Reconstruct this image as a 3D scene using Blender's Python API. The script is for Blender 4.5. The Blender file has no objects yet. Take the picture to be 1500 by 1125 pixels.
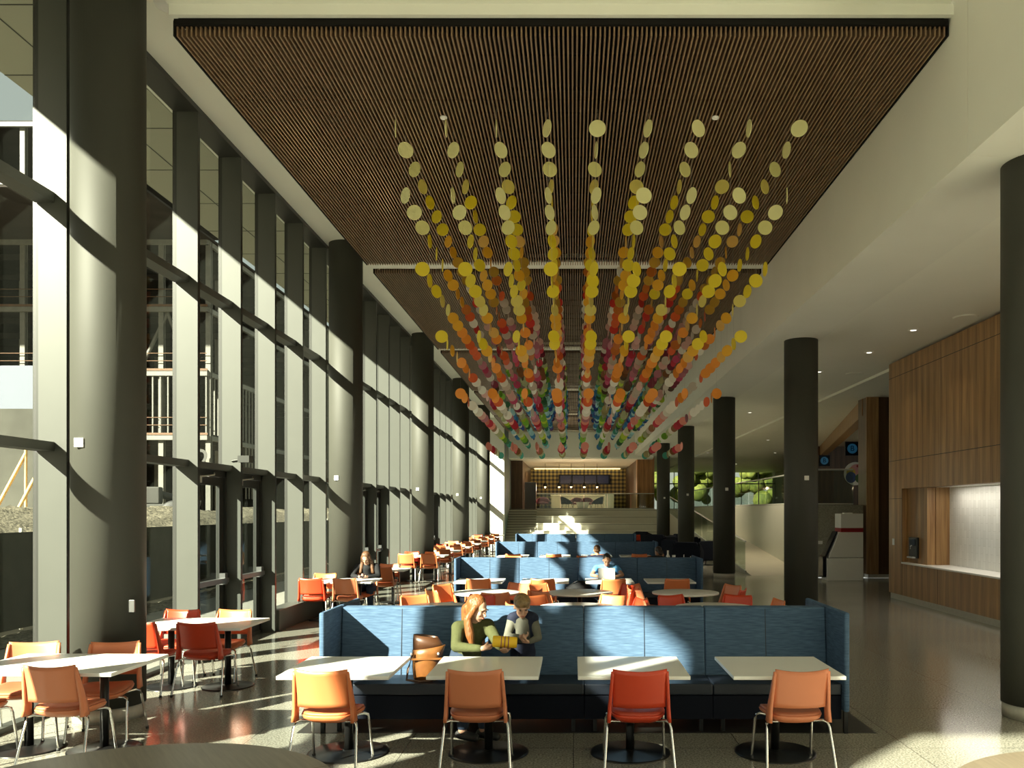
import bpy, math, random
from mathutils import Vector, Matrix, Euler
random.seed(7)
PI = math.pi
sc = bpy.context.scene
COL = sc.collection
R = math.radians

# ------------------------------------------------------------------ materials
M = {}
def mat(name, col, rough=.5, metal=0., spec=.5, noise=0., nscale=8., stretch=(1, 1, 1), col2=None, bump=0., emit=None, estr=0., coat=0.):
    m = bpy.data.materials.new(name); m.use_nodes = True
    nt = m.node_tree; b = nt.nodes['Principled BSDF']
    b.inputs['Base Color'].default_value = (*col, 1); b.inputs['Roughness'].default_value = rough
    b.inputs['Metallic'].default_value = metal; b.inputs['Specular IOR Level'].default_value = spec if rough < .75 else .12
    b.inputs['Coat Weight'].default_value = coat
    if emit: b.inputs['Emission Color'].default_value = (*emit, 1); b.inputs['Emission Strength'].default_value = estr
    if noise or col2:
        tc = nt.nodes.new('ShaderNodeTexCoord'); mp = nt.nodes.new('ShaderNodeMapping'); mp.inputs['Scale'].default_value = stretch
        n = nt.nodes.new('ShaderNodeTexNoise'); n.inputs['Scale'].default_value = nscale; n.inputs['Detail'].default_value = 5
        r = nt.nodes.new('ShaderNodeValToRGB'); r.color_ramp.elements[0].position = .3; r.color_ramp.elements[1].position = .7
        c2 = col2 or tuple(c * (1 - noise) for c in col)
        r.color_ramp.elements[0].color = (*c2, 1); r.color_ramp.elements[1].color = (*col, 1)
        L = nt.links.new
        L(tc.outputs['Object'], mp.inputs['Vector']); L(mp.outputs[0], n.inputs['Vector'])
        L(n.outputs['Fac'], r.inputs[0]); L(r.outputs[0], b.inputs['Base Color'])
        if bump:
            bp = nt.nodes.new('ShaderNodeBump'); bp.inputs['Strength'].default_value = bump; bp.inputs['Distance'].default_value = .02
            L(n.outputs['Fac'], bp.inputs['Height']); L(bp.outputs[0], b.inputs['Normal'])
    M[name] = m
    return m
def glassmat(name, tint, gl=.06):
    m = bpy.data.materials.new(name); m.use_nodes = True; nt = m.node_tree
    nt.nodes.remove(nt.nodes['Principled BSDF']); out = nt.nodes['Material Output']
    t = nt.nodes.new('ShaderNodeBsdfTransparent'); t.inputs[0].default_value = (*tint, 1)
    g = nt.nodes.new('ShaderNodeBsdfGlossy'); g.inputs['Roughness'].default_value = .02
    mx = nt.nodes.new('ShaderNodeMixShader'); fr = nt.nodes.new('ShaderNodeLayerWeight'); fr.inputs[0].default_value = .5
    mm = nt.nodes.new('ShaderNodeMath'); mm.operation = 'MULTIPLY'; mm.inputs[1].default_value = gl * 4
    ad = nt.nodes.new('ShaderNodeMath'); ad.operation = 'MULTIPLY_ADD'; ad.inputs[1].default_value = gl * 3; ad.inputs[2].default_value = gl * .5
    pw = nt.nodes.new('ShaderNodeMath'); pw.operation = 'POWER'; pw.inputs[1].default_value = 3
    L = nt.links.new
    L(fr.outputs['Facing'], pw.inputs[0]); L(pw.outputs[0], ad.inputs[0]); L(ad.outputs[0], mx.inputs[0])
    L(t.outputs[0], mx.inputs[1]); L(g.outputs[0], mx.inputs[2]); L(mx.outputs[0], out.inputs['Surface'])
    M[name] = m
    return m
mat('white_paint', (.82, .82, .75), .55, noise=.04, nscale=1.2)
mat('ceiling_paint', (.86, .86, .78), .5, noise=.04, nscale=.8)
mat('fin_metal', (.064, .067, .059), .42, .0, .5, noise=.06, nscale=3)
mat('frame_dark', (.035, .036, .033), .4, .3)
mat('column_paint', (.056, .056, .046), .62, .0, .35, noise=.08, nscale=2)
mat('plinth', (.55, .53, .46), .5, noise=.15, nscale=20)
mat('black_plenum', (.012, .011, .010), .8)
mat('slat_wood', (.28, .175, .10), .5, noise=.35, nscale=5, stretch=(3, .4, 3))
mat('orange', (.66, .19, .068), .38, noise=.05, nscale=3)
mat('salmon', (.64, .21, .10), .38, noise=.05, nscale=3)
mat('red', (.60, .055, .018), .36, noise=.05, nscale=3)
mat('orange_seat', (.52, .13, .045), .5, noise=.12, nscale=9)
mat('salmon_seat', (.46, .14, .065), .5, noise=.12, nscale=9)
mat('red_seat', (.52, .055, .02), .5, noise=.12, nscale=9)
mat('chrome', (.72, .72, .70), .16, 1.)
mat('rubber', (.02, .02, .02), .6)
mat('black_metal', (.022, .022, .022), .3, .6)
mat('table_white', (.84, .83, .80), .32, noise=.02, nscale=5)
mat('table_edge', (.74, .73, .70), .4)
mat('table_wood', (.21, .17, .12), .35, noise=.3, nscale=6, stretch=(10, .6, 1))
mat('navy_vinyl', (.012, .017, .030), .42, noise=.1, nscale=5)
mat('navy_base', (.008, .010, .018), .78)
mat('oak_dark', (.075, .038, .018), .5, noise=.35, nscale=4, stretch=(6, 6, .4))
mat('skin', (.50, .29, .20), .5, noise=.08, nscale=14)
mat('skin_tan', (.40, .22, .14), .5, noise=.08, nscale=14)
mat('hair_red', (.26, .095, .025), .4, col2=(.10, .032, .008), nscale=14, stretch=(5, 5, .5), bump=.6)
mat('hair_blond', (.30, .19, .085), .45, col2=(.13, .08, .03), nscale=30, bump=.4)
mat('hair_brown', (.16, .075, .035), .4, col2=(.05, .025, .012), nscale=14, stretch=(5, 5, .5), bump=.6)
mat('hair_black', (.025, .018, .015), .35, noise=.4, nscale=20, bump=.3)
mat('olive_knit', (.065, .070, .030), .85, noise=.15, nscale=25, bump=.3)
mat('navy_cloth', (.02, .024, .045), .8, noise=.2, nscale=18)
mat('denim', (.035, .05, .085), .8, noise=.25, nscale=20)
mat('grey_shirt', (.14, .138, .115), .8, noise=.2, nscale=12)
mat('blue_tee', (.10, .30, .58), .8, noise=.1, nscale=12)
mat('black_knit', (.02, .02, .022), .85, noise=.2, nscale=25)
mat('eye', (.04, .025, .02), .2)
mat('lips', (.48, .16, .12), .5)
mat('leather', (.25, .10, .028), .35, .0, .5, col2=(.14, .05, .013), nscale=9)
mat('leather_dark', (.07, .028, .012), .4)
mat('yellow_tub', (.85, .52, .02), .4)
mat('purple', (.16, .02, .14), .5)
mat('silver', (.68, .68, .68), .3, .6)
mat('screen_black', (.01, .012, .02), .15)
mat('menu_blue', (.02, .03, .08), .3, noise=.8, nscale=9, stretch=(2, 1, 4), emit=(.06, .12, .40), estr=.03)
mat('dull_metal', (.20, .20, .20), .35, .8)
mat('grey_plastic', (.42, .42, .38), .45)
mat('white_plastic', (.86, .85, .82), .4)
mat('asphalt_fabric', (.050, .052, .045), .9, noise=.25, nscale=2)
mat('sidewalk', (.24, .235, .21), .9, noise=.1, nscale=2)
mat('gravel', (.21, .19, .14), .95, col2=(.04, .037, .03), nscale=16, bump=1.)
mat('dirt', (.26, .23, .17), .95, col2=(.20, .17, .12), nscale=3, bump=.6)
mat('site_concrete', (.075, .075, .065), .9, noise=.3, nscale=.7)
mat('soffit_panel', (.40, .395, .32), .6, noise=.04, nscale=1)
mat('joint', (.05, .05, .045), .7)
mat('steel_white', (.15, .145, .125), .6, noise=.2, nscale=3)
mat('steel_rust', (.13, .065, .03), .7, noise=.3, nscale=3)
mat('deck_dark', (.035, .030, .026), .8, noise=.3, nscale=.8)
mat('sheathing', (.10, .115, .155), .7)
mat('wood_formwork', (.62, .42, .18), .7)
mat('concrete_step', (.74, .72, .62), .55, noise=.06, nscale=1.5)
mat('step_edge', (.20, .19, .15), .6)
mat('speckle_wall', (.34, .33, .26), .6, col2=(.22, .21, .165), nscale=30)
mat('ramp_floor', (.42, .39, .30), .4, noise=.08, nscale=2)
mat('pale_wall', (.60, .60, .50), .5, noise=.05, nscale=.7)
mat('brass_light', (.9, .7, .4), .4, emit=(1., .72, .38), estr=2.2)
mat('lamp_white', (.9, .9, .85), .4, emit=(1., .93, .78), estr=2.0)
mat('cove_light', (.9, .8, .5), .4, emit=(1., .78, .42), estr=1.4)
mat('burgundy', (.14, .02, .035), .7)
mat('foliage', (.10, .11, .02), .8, col2=(.03, .045, .012), nscale=3, bump=.5)
mat('mural', (.12, .20, .10), .6, col2=(.10, .14, .22), nscale=.9)
mat('red_stripe', (.30, .01, .015), .5)
mat('sign_blue', (.03, .16, .30), .4, emit=(.05, .3, .6), estr=.06)
glassmat('glass_window', (.86, .89, .83), .05)
glassmat('glass_rail', (.80, .86, .80), .10)
glassmat('glass_door', (.75, .79, .74), .07)

def nodes(name, rough=.4):
    m = bpy.data.materials.new(name); m.use_nodes = True; M[name] = m
    nt = m.node_tree; b = nt.nodes['Principled BSDF']; b.inputs['Roughness'].default_value = rough
    return m, nt, b, nt.nodes.new, nt.links.new
# polished terrazzo floor with thin joints
m, nt, b, N, L = nodes('terrazzo', .13)
tc = N('ShaderNodeTexCoord'); n1 = N('ShaderNodeTexNoise'); n1.inputs['Scale'].default_value = 60; n1.inputs['Detail'].default_value = 3
n2 = N('ShaderNodeTexNoise'); n2.inputs['Scale'].default_value = .5; n2.inputs['Detail'].default_value = 4
r1 = N('ShaderNodeValToRGB'); r1.color_ramp.elements[0].position = .35; r1.color_ramp.elements[1].position = .66
r1.color_ramp.elements[0].color = (.15, .145, .118, 1); r1.color_ramp.elements[1].color = (.40, .385, .325, 1)
br = N('ShaderNodeTexBrick'); br.offset = 0; br.inputs['Scale'].default_value = 1; br.inputs['Brick Width'].default_value = 1.45
br.inputs['Row Height'].default_value = 1.45; br.inputs['Mortar Size'].default_value = .004; br.inputs['Mortar Smooth'].default_value = .2
br.inputs['Color1'].default_value = (1, 1, 1, 1); br.inputs['Color2'].default_value = (.93, .93, .93, 1); br.inputs['Mortar'].default_value = (.35, .35, .35, 1)
mx = N('ShaderNodeMix'); mx.data_type = 'RGBA'; mx.blend_type = 'MULTIPLY'; mx.inputs[0].default_value = 1
L(tc.outputs['Object'], n1.inputs['Vector']); L(tc.outputs['Object'], n2.inputs['Vector']); L(tc.outputs['Object'], br.inputs['Vector'])
L(n1.outputs['Fac'], r1.inputs[0]); L(r1.outputs[0], mx.inputs[6]); L(br.outputs['Color'], mx.inputs[7]); L(mx.outputs[2], b.inputs['Base Color'])
mr = N('ShaderNodeMapRange'); mr.inputs[3].default_value = .09; mr.inputs[4].default_value = .2; L(n2.outputs['Fac'], mr.inputs[0]); L(mr.outputs[0], b.inputs['Roughness'])
b.inputs['Specular IOR Level'].default_value = .6
mat('dark_inlay', (.03, .03, .028), .4, noise=.3, nscale=50)
# heathered blue fabric
m, nt, b, N, L = nodes('blue_fabric', .9)
tc = N('ShaderNodeTexCoord'); mp = N('ShaderNodeMapping'); mp.inputs['Scale'].default_value = (5, 5, 75)
n1 = N('ShaderNodeTexNoise'); n1.inputs['Scale'].default_value = 1.6; n1.inputs['Detail'].default_value = 4
r1 = N('ShaderNodeValToRGB'); r1.color_ramp.elements[0].position = .32; r1.color_ramp.elements[1].position = .7
r1.color_ramp.elements[0].color = (.042, .080, .145, 1); r1.color_ramp.elements[1].color = (.088, .150, .245, 1)
L(tc.outputs['Object'], mp.inputs[0]); L(mp.outputs[0], n1.inputs['Vector']); L(n1.outputs['Fac'], r1.inputs[0]); L(r1.outputs[0], b.inputs['Base Color'])
b.inputs['Specular IOR Level'].default_value = .3
# walnut veneer wall: vertical grain, veneer leaves
def veneer(name, a, c, w):
    m, nt, b, N, L = nodes(name, .38)
    tc = N('ShaderNodeTexCoord'); mp = N('ShaderNodeMapping'); mp.inputs['Scale'].default_value = (7, 7, .35)
    n1 = N('ShaderNodeTexNoise'); n1.inputs['Scale'].default_value = 2.2; n1.inputs['Detail'].default_value = 6; n1.inputs['Distortion'].default_value = .6
    r1 = N('ShaderNodeValToRGB'); r1.color_ramp.elements[0].position = .3; r1.color_ramp.elements[1].position = .72
    r1.color_ramp.elements[0].color = (*a, 1); r1.color_ramp.elements[1].color = (*c, 1)
    wv = N('ShaderNodeTexWave'); wv.bands_direction = w; wv.inputs['Scale'].default_value = 1.05; wv.inputs['Distortion'].default_value = .15
    mr = N('ShaderNodeMapRange'); mr.inputs[3].default_value = .72; mr.inputs[4].default_value = 1.
    mx = N('ShaderNodeMix'); mx.data_type = 'RGBA'; mx.blend_type = 'MULTIPLY'; mx.inputs[0].default_value = 1
    L(tc.outputs['Object'], mp.inputs[0]); L(mp.outputs[0], n1.inputs['Vector']); L(tc.outputs['Object'], wv.inputs['Vector'])
    L(n1.outputs['Fac'], r1.inputs[0]); L(wv.outputs['Fac'], mr.inputs[0]); L(r1.outputs[0], mx.inputs[6]); L(mr.outputs[0], mx.inputs[7])
    L(mx.outputs[2], b.inputs['Base Color'])
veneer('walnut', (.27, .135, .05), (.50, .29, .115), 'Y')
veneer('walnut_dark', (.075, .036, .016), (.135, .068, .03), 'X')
veneer('walnut_bar', (.26, .115, .035), (.52, .25, .09), 'X')
# white glazed stacked tile
m, nt, b, N, L = nodes('tile_white', .2)
tc = N('ShaderNodeTexCoord'); sp = N('ShaderNodeSeparateXYZ'); cb = N('ShaderNodeCombineXYZ')
br = N('ShaderNodeTexBrick'); br.offset = .5; br.inputs['Scale'].default_value = 1; br.inputs['Brick Width'].default_value = .3
br.inputs['Row Height'].default_value = .1; br.inputs['Mortar Size'].default_value = .003
br.inputs['Color1'].default_value = (.78, .78, .74, 1); br.inputs['Color2'].default_value = (.70, .70, .66, 1); br.inputs['Mortar'].default_value = (.58, .58, .54, 1)
L(tc.outputs['Object'], sp.inputs[0]); L(sp.outputs['Z'], cb.inputs['X']); L(sp.outputs['Y'], cb.inputs['Y']); L(cb.outputs[0], br.inputs['Vector']); L(br.outputs['Color'], b.inputs['Base Color'])
# gingham tile wall in black and gold
m, nt, b, N, L = nodes('gingham', .5)
tc = N('ShaderNodeTexCoord'); sp = N('ShaderNodeSeparateXYZ'); L(tc.outputs['Object'], sp.inputs[0])
def sq(o):
    f = N('ShaderNodeMath'); f.operation = 'MULTIPLY'; f.inputs[1].default_value = 1 / .30; L(o, f.inputs[0])
    g = N('ShaderNodeMath'); g.operation = 'FRACT'; L(f.outputs[0], g.inputs[0])
    h = N('ShaderNodeMath'); h.operation = 'GREATER_THAN'; h.inputs[1].default_value = .5; L(g.outputs[0], h.inputs[0]); return h.outputs[0]
ad = N('ShaderNodeMath'); ad.operation = 'ADD'; L(sq(sp.outputs['X']), ad.inputs[0]); L(sq(sp.outputs['Z']), ad.inputs[1])
dv = N('ShaderNodeMath'); dv.operation = 'MULTIPLY'; dv.inputs[1].default_value = .5; L(ad.outputs[0], dv.inputs[0])
r1 = N('ShaderNodeValToRGB'); r1.color_ramp.interpolation = 'CONSTANT'
r1.color_ramp.elements[0].color = (.42, .33, .10, 1); r1.color_ramp.elements[1].position = .8; r1.color_ramp.elements[1].color = (.015, .015, .015, 1)
e = r1.color_ramp.elements.new(.3); e.color = (.15, .12, .045, 1)
L(dv.outputs[0], r1.inputs[0]); L(r1.outputs[0], b.inputs['Base Color'])

# ------------------------------------------------------------------ mesh builder
class MB:
    def __init__(s): s.v = []; s.f = []; s.sm = []
    def add(s, vs, fs, smooth=False):
        o = len(s.v); s.v += [tuple(p) for p in vs]
        for f in fs: s.f.append(tuple(i + o for i in f)); s.sm.append(smooth)
        return s
    def box(s, x0, x1, y0, y1, z0, z1):
        vs = [(x0, y0, z0), (x1, y0, z0), (x1, y1, z0), (x0, y1, z0), (x0, y0, z1), (x1, y0, z1), (x1, y1, z1), (x0, y1, z1)]
        return s.add(vs, [(3, 2, 1, 0), (4, 5, 6, 7), (0, 1, 5, 4), (1, 2, 6, 5), (2, 3, 7, 6), (3, 0, 4, 7)])
    def prism(s, poly, h0, h1, axis='z'):
        n = len(poly)
        def P(a, b, h): return {'z': (a, b, h), 'y': (a, h, b), 'x': (h, a, b)}[axis]
        vs = [P(a, b, h0) for a, b in poly] + [P(a, b, h1) for a, b in poly]
        fs = [tuple(range(n - 1, -1, -1)), tuple(range(n, 2 * n))] + [(i, (i + 1) % n, (i + 1) % n + n, i + n) for i in range(n)]
        return s.add(vs, fs)
    def cyl(s, cx, cy, z0, z1, r, n=32, r2=None):
        r2 = r if r2 is None else r2
        vs = [(cx + r * math.cos(2 * PI * i / n), cy + r * math.sin(2 * PI * i / n), z0) for i in range(n)]
        vs += [(cx + r2 * math.cos(2 * PI * i / n), cy + r2 * math.sin(2 * PI * i / n), z1) for i in range(n)]
        o = len(s.v); s.v += vs
        for i in range(n): s.f.append((o + i, o + (i + 1) % n, o + (i + 1) % n + n, o + i + n)); s.sm.append(True)
        s.f.append(tuple(o + i for i in range(n - 1, -1, -1))); s.sm.append(False)
        s.f.append(tuple(o + n + i for i in range(n))); s.sm.append(False)
        return s
    def lathe(s, prof, cx=0, cy=0, n=32):
        vs = []; fs = []
        for r, z in prof:
            for i in range(n): vs.append((cx + r * math.cos(2 * PI * i / n), cy + r * math.sin(2 * PI * i / n), z))
        k = len(prof)
        for j in range(k - 1):
            for i in range(n): fs.append((j * n + i, j * n + (i + 1) % n, (j + 1) * n + (i + 1) % n, (j + 1) * n + i))
        s.add(vs, fs, True)
        s.add(vs[:n], [tuple(range(n - 1, -1, -1))]); s.add(vs[-n:], [tuple(range(n))])
        return s
    def tube(s, pts, r, n=8, rr=None):
        pts = [Vector(p) for p in pts]; rr = rr or [r] * len(pts); vs = []; fs = []
        up = Vector((0, 0, 1))
        for i, p in enumerate(pts):
            t = (pts[min(i + 1, len(pts) - 1)] - pts[max(i - 1, 0)]).normalized()
            a = t.cross(up) if abs(t.dot(up)) < .95 else t.cross(Vector((1, 0, 0)))
            a.normalize(); b_ = t.cross(a)
            for k in range(n):
                an = 2 * PI * k / n; vs.append(p + (a * math.cos(an) + b_ * math.sin(an)) * rr[i])
        for i in range(len(pts) - 1):
            for k in range(n): fs.append((i * n + k, i * n + (k + 1) % n, (i + 1) * n + (k + 1) % n, (i + 1) * n + k))
        s.add(vs, fs, True)
        s.add(vs[:n], [tuple(range(n - 1, -1, -1))]); s.add(vs[-n:], [tuple(range(n))])
        return s
    def ell(s, c, r, rot=None, nu=16, nv=10):
        rot = Euler(rot or (0, 0, 0)).to_matrix(); c = Vector(c); vs = []; fs = []
        for j in range(1, nv):
            ph = PI * j / nv
            for i in range(nu):
                th = 2 * PI * i / nu
                vs.append(c + rot @ Vector((r[0] * math.sin(ph) * math.cos(th), r[1] * math.sin(ph) * math.sin(th), r[2] * math.cos(ph))))
        a = len(vs); vs.append(c + rot @ Vector((0, 0, r[2]))); vs.append(c + rot @ Vector((0, 0, -r[2])))
        for j in range(nv - 2):
            for i in range(nu): fs.append((j * nu + i, (j + 1) * nu + i, (j + 1) * nu + (i + 1) % nu, j * nu + (i + 1) % nu))
        for i in range(nu): fs.append((a, i, (i + 1) % nu)); fs.append((a + 1, (nv - 2) * nu + (i + 1) % nu, (nv - 2) * nu + i))
        return s.add(vs, fs, True)
    def cap(s, p0, r0, p1, r1, n=14):
        "tapered capsule with round ends"
        p0, p1 = Vector(p0), Vector(p1); d = p1 - p0; l = d.length; t = d / l
        pts = []; rr = []
        for a in (-90, -60, -30, 0): pts.append(p0 + t * r0 * math.sin(R(a))); rr.append(max(r0 * math.cos(R(a)), r0 * .03))
        for a in (0, 30, 60, 90): pts.append(p1 + t * r1 * math.sin(R(a))); rr.append(max(r1 * math.cos(R(a)), r1 * .03))
        return s.tube(pts, 0, n, rr)
    def sheet(s, fn, nu, nv, th):
        "solid sheet: fn(u,v)->(point, normal)"
        vs = []
        for sg in (1, -1):
            for j in range(nv + 1):
                for i in range(nu + 1):
                    p, n = fn(i / nu, j / nv); vs.append(Vector(p) + Vector(n) * th / 2 * sg)
        o = (nu + 1) * (nv + 1); fs = []
        for j in range(nv):
            for i in range(nu):
                a = j * (nu + 1) + i; fs.append((a, a + 1, a + nu + 2, a + nu + 1)); fs.append((a + o, a + nu + 1 + o, a + nu + 2 + o, a + 1 + o))
        for i in range(nu):
            fs.append((i + 1, i, i + o, i + 1 + o)); a = nv * (nu + 1) + i; fs.append((a, a + 1, a + 1 + o, a + o))
        for j in range(nv):
            a = j * (nu + 1); fs.append((a, a + nu + 1, a + nu + 1 + o, a + o)); a += nu; fs.append((a + nu + 1, a, a + o, a + nu + 1 + o))
        return s.add(vs, fs, True)
    def build(s, name, material, parent=None, bevel=0., seg=2, loc=None):
        me = bpy.data.meshes.new(name); me.from_pydata(s.v, [], s.f)
        me.polygons.foreach_set('use_smooth', s.sm)
        for mm in (material if isinstance(material, (list, tuple)) else [material]): me.materials.append(M[mm])
        me.update()
        o = bpy.data.objects.new(name, me); COL.objects.link(o)
        if parent: o.parent = parent
        if loc: o.location = loc
        if bevel:
            md = o.modifiers.new('bevel', 'BEVEL'); md.width = bevel; md.segments = seg; md.limit_method = 'ANGLE'; md.angle_limit = R(50)
            me.polygons.foreach_set('use_smooth', [True] * len(me.polygons))
            wn = o.modifiers.new('wn', 'WEIGHTED_NORMAL'); wn.keep_sharp = True
        return o
def text_mesh(name, body, size, extrude, material, parent, loc, rot):
    cu = bpy.data.curves.new(name, 'FONT'); cu.body = body; cu.size = size; cu.extrude = extrude; cu.align_x = 'CENTER'; cu.align_y = 'CENTER'
    t = bpy.data.objects.new(name, cu); COL.objects.link(t)
    dg = bpy.context.evaluated_depsgraph_get(); dg.update()
    me = bpy.data.meshes.new_from_object(t.evaluated_get(dg)); bpy.data.objects.remove(t); bpy.data.curves.remove(cu)
    o = bpy.data.objects.new(name, me); COL.objects.link(o); me.materials.clear(); me.materials.append(M[material])
    o.parent = parent; o.location = loc; o.rotation_euler = rot
    return o
def tag(o, label=None, cat=None, group=None, kind=None):
    if label: o['label'] = label
    if cat: o['category'] = cat
    if group: o['group'] = group
    if kind: o['kind'] = kind
    return o
def empty(name, loc, rz=0, **k):
    o = bpy.data.objects.new(name, None); COL.objects.link(o); o.location = loc; o.rotation_euler.z = rz; o.empty_display_size = .1
    return tag(o, **k)
def kids(o): return [c for c in bpy.data.objects if c.parent == o]
def copy_tree(o, parent=None, tree=None):
    c = o.copy(); COL.objects.link(c); c.parent = parent
    for ch, sub in (tree if tree is not None else snap(o)): copy_tree(ch, c, sub)
    return c
def snap(o): return [(c, snap(c)) for c in kids(o)]
class Proto:
    def __init__(s, root): s.root = root; s.tree = snap(root); s.used = False
    def put(s, loc, rz=0, **k):
        if not s.used: o = s.root; s.used = True
        else: o = copy_tree(s.root, None, s.tree)
        o.location = loc; o.rotation_euler = (0, 0, rz)
        return tag(o, **k)
def struct(name, mb, material, label, bevel=0.): return tag(mb.build(name, material, bevel=bevel), label=label, kind='structure')
ORD = ['first', 'second', 'third', 'fourth', 'fifth', 'sixth', 'seventh', 'eighth', 'ninth', 'tenth', 'eleventh', 'twelfth', 'thirteenth', 'fourteenth', 'fifteenth', 'sixteenth', 'seventeenth', 'eighteenth', 'nineteenth', 'twentieth'] + ['%dth' % i for i in range(21, 90)]

# ------------------------------------------------------------------ setting
F, XV, YV, H = 1230., 840., 748., 2.05
P = 8.7
COLY = [-.35 + P * i for i in range(6)]           # -0.35, 8.35 ... 43.15
struct('floor', MB().box(-5.4, 7.46, -1.7, 26.5, -.2, 0).box(-5.4, 5.6, 26.5, 54, -.2, 0).box(7.46, 16, -1.7, 25.5, -.2, 0).box(5.6, 7.4, 26.5, 30, -.3, -.1), 'terrazzo', 'grey polished terrazzo floor with reflections')
FY = [6.9 - 1.45 * k for k in range(5, 0, -1)] + [6.9 + 1.45 * k for k in range(0, 30)]
FY = [y for y in FY if -.4 < y < 49]
XI, XO, XG = -5.02, -5.30, -5.34
for i, y in enumerate(FY):
    mb = MB().box(XO, XI, y - .035, y + .035, 0, 7.5)
    o = struct('trim_%d' % (i + 1), mb, 'fin_metal', 'tall grey metal fin mullion of the left window wall, %s from the camera' % ORD[i])
    MB().box(XI - .004, XI + .004, y - .03, y + .03, 0, 7.5).build('edge_strip', 'frame_dark', o)
    MB().box(XG - .02, XO - .001, y - .025, y + .034, 0, 7.44).build('outer_mullion', 'frame_dark', o)
doors = {7, 8}
DOORY = []
for i in range(len(FY) - 1):
    y0, y1 = FY[i] + .035, FY[i + 1] - .035
    w = empty('window_%d' % (i + 1), (XG, (y0 + y1) / 2, 0), label='tall glazed bay of the left window wall, %s from the camera' % ORD[i], kind='structure')
    d = (y1 - y0) / 2
    isdoor = any(abs((y0 + y1) / 2 - (11.975 + P * k)) < .1 or abs((y0 + y1) / 2 - (13.425 + P * k)) < .1 for k in range(-1, 5))
    for z0, z1 in ((.0 if not isdoor else 2.73, 2.64), (2.73, 5.10), (5.2, 7.5)):
        if z1 > z0: MB().box(-.006, .006, -d, d, z0, z1).build('pane', 'glass_window', w)
    for z0, z1 in ((2.64, 2.73), (5.10, 5.2)):
        MB().box(0.01, .20, -d, d, z0, z1).build('transom', 'fin_metal', w)
    MB().box(-.02, .10, -d, d, 0, .05).build('sill', 'fin_metal', w)
    if isdoor: DOORY.append((y0, y1))
for i, (y0, y1) in enumerate(DOORY):
    o = empty('door_%d' % (i + 1), (XG + .06, (y0 + y1) / 2, 0), label='glass exit door with dark frame, %s of the window wall' % ORD[i], kind='structure')
    d = (y1 - y0) / 2 - .005
    MB().box(-.05, .05, -d, -d + .05, 0, 2.64).box(-.05, .05, d - .05, d, 0, 2.64).box(-.05, .05, -d, d, 2.55, 2.64).build('door_frame', 'frame_dark', o)
    lf = MB().box(-.025, .025, -d + .06, -d + .17, .02, 2.54).box(-.025, .025, d - .2, d - .06, .02, 2.54).box(-.025, .025, -d + .17, d - .2, .02, .22).box(-.025, .025, -d + .17, d - .2, 2.42, 2.54).build('leaf', 'frame_dark', o)
    MB().box(-.006, .006, -d + .17, d - .2, .22, 2.42).build('pane', 'glass_door', lf)
    MB().box(.05, .13, -d + .12, d - .1, .98, 1.05).box(.026, .11, d - .2, d - .1, .95, 1.12).build('push_bar', 'dull_metal', o)
    MB().tube([(-.03, -d + .3, .82), (-.11, -d + .3, .82), (-.11, -d + .3, 1.22), (-.03, -d + .3, 1.22)], .013).build('pull_handle', 'chrome', o)
    MB().box(.03, .11, -d + .1, -d + .4, 2.44, 2.53).tube([(.1, -d + .3, 2.52), (.16, 0, 2.56), (.05, .25, 2.6)], .01).build('door_closer', 'grey_plastic', o)
struct('trim_59', MB().box(XG, XI + .012, -.4, 49, 7.38, 7.5), 'frame_dark', 'dark head beam along the top of the window wall')
# low ledges below the glazing between doors and the next column
for i, k in enumerate(range(0, 4)):
    y = 14.25 + P * k
    o = struct('trim_%d' % (60 + i), MB().box(XI - .26, XI + .03, y, y + 2.7, .0, .36), 'fin_metal', 'low grey metal ledge along the foot of the window wall, %s' % ORD[i], bevel=.01)
# columns
for i, y in enumerate(COLY):
    for sd, x, zt in ((0, -4.62, 7.45), (1, 4.62, 5.52)):
        if i == 0 and sd == 1: continue
        r = .335
        mb = MB().cyl(0, 0, .14, zt, r, 64)
        side = 'left' if sd == 0 else 'right'
        o = tag(mb.build('column', 'column_paint', loc=(x, y, 0)), label='round dark column of the %s row, %s from the camera' % (side, ORD[i - (0 if sd == 0 else 1)]) if i else 'round dark column behind the camera on the window side', kind='structure')
        MB().cyl(0, 0, 0, .14, r - .012, 64).build('plinth', 'plinth', o)
        if i:
            sx = -.1 * (1 if sd == 0 else 1)
            if sd == 0: sx = -.10
            else: sx = .02
            yy = -math.sqrt(r * r - sx * sx)
            tag(MB().box(-.045, .045, -.03, .0, -.045, .045).build('sensor_box', 'white_plastic', loc=(x + sx, y + yy + .004, 2.70), bevel=.006),
                label='small white sensor box on the %s column of the %s row' % (ORD[i - 1], side), cat='sensor')
tag(MB().box(-.035, .035, -.02, 0, -.06, .06).build('switch_plate', 'dull_metal', loc=(-4.62 + .31, 8.35 - .155, 1.12), bevel=.004), label='metal switch plate on the nearest left column', cat='switch')
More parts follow.
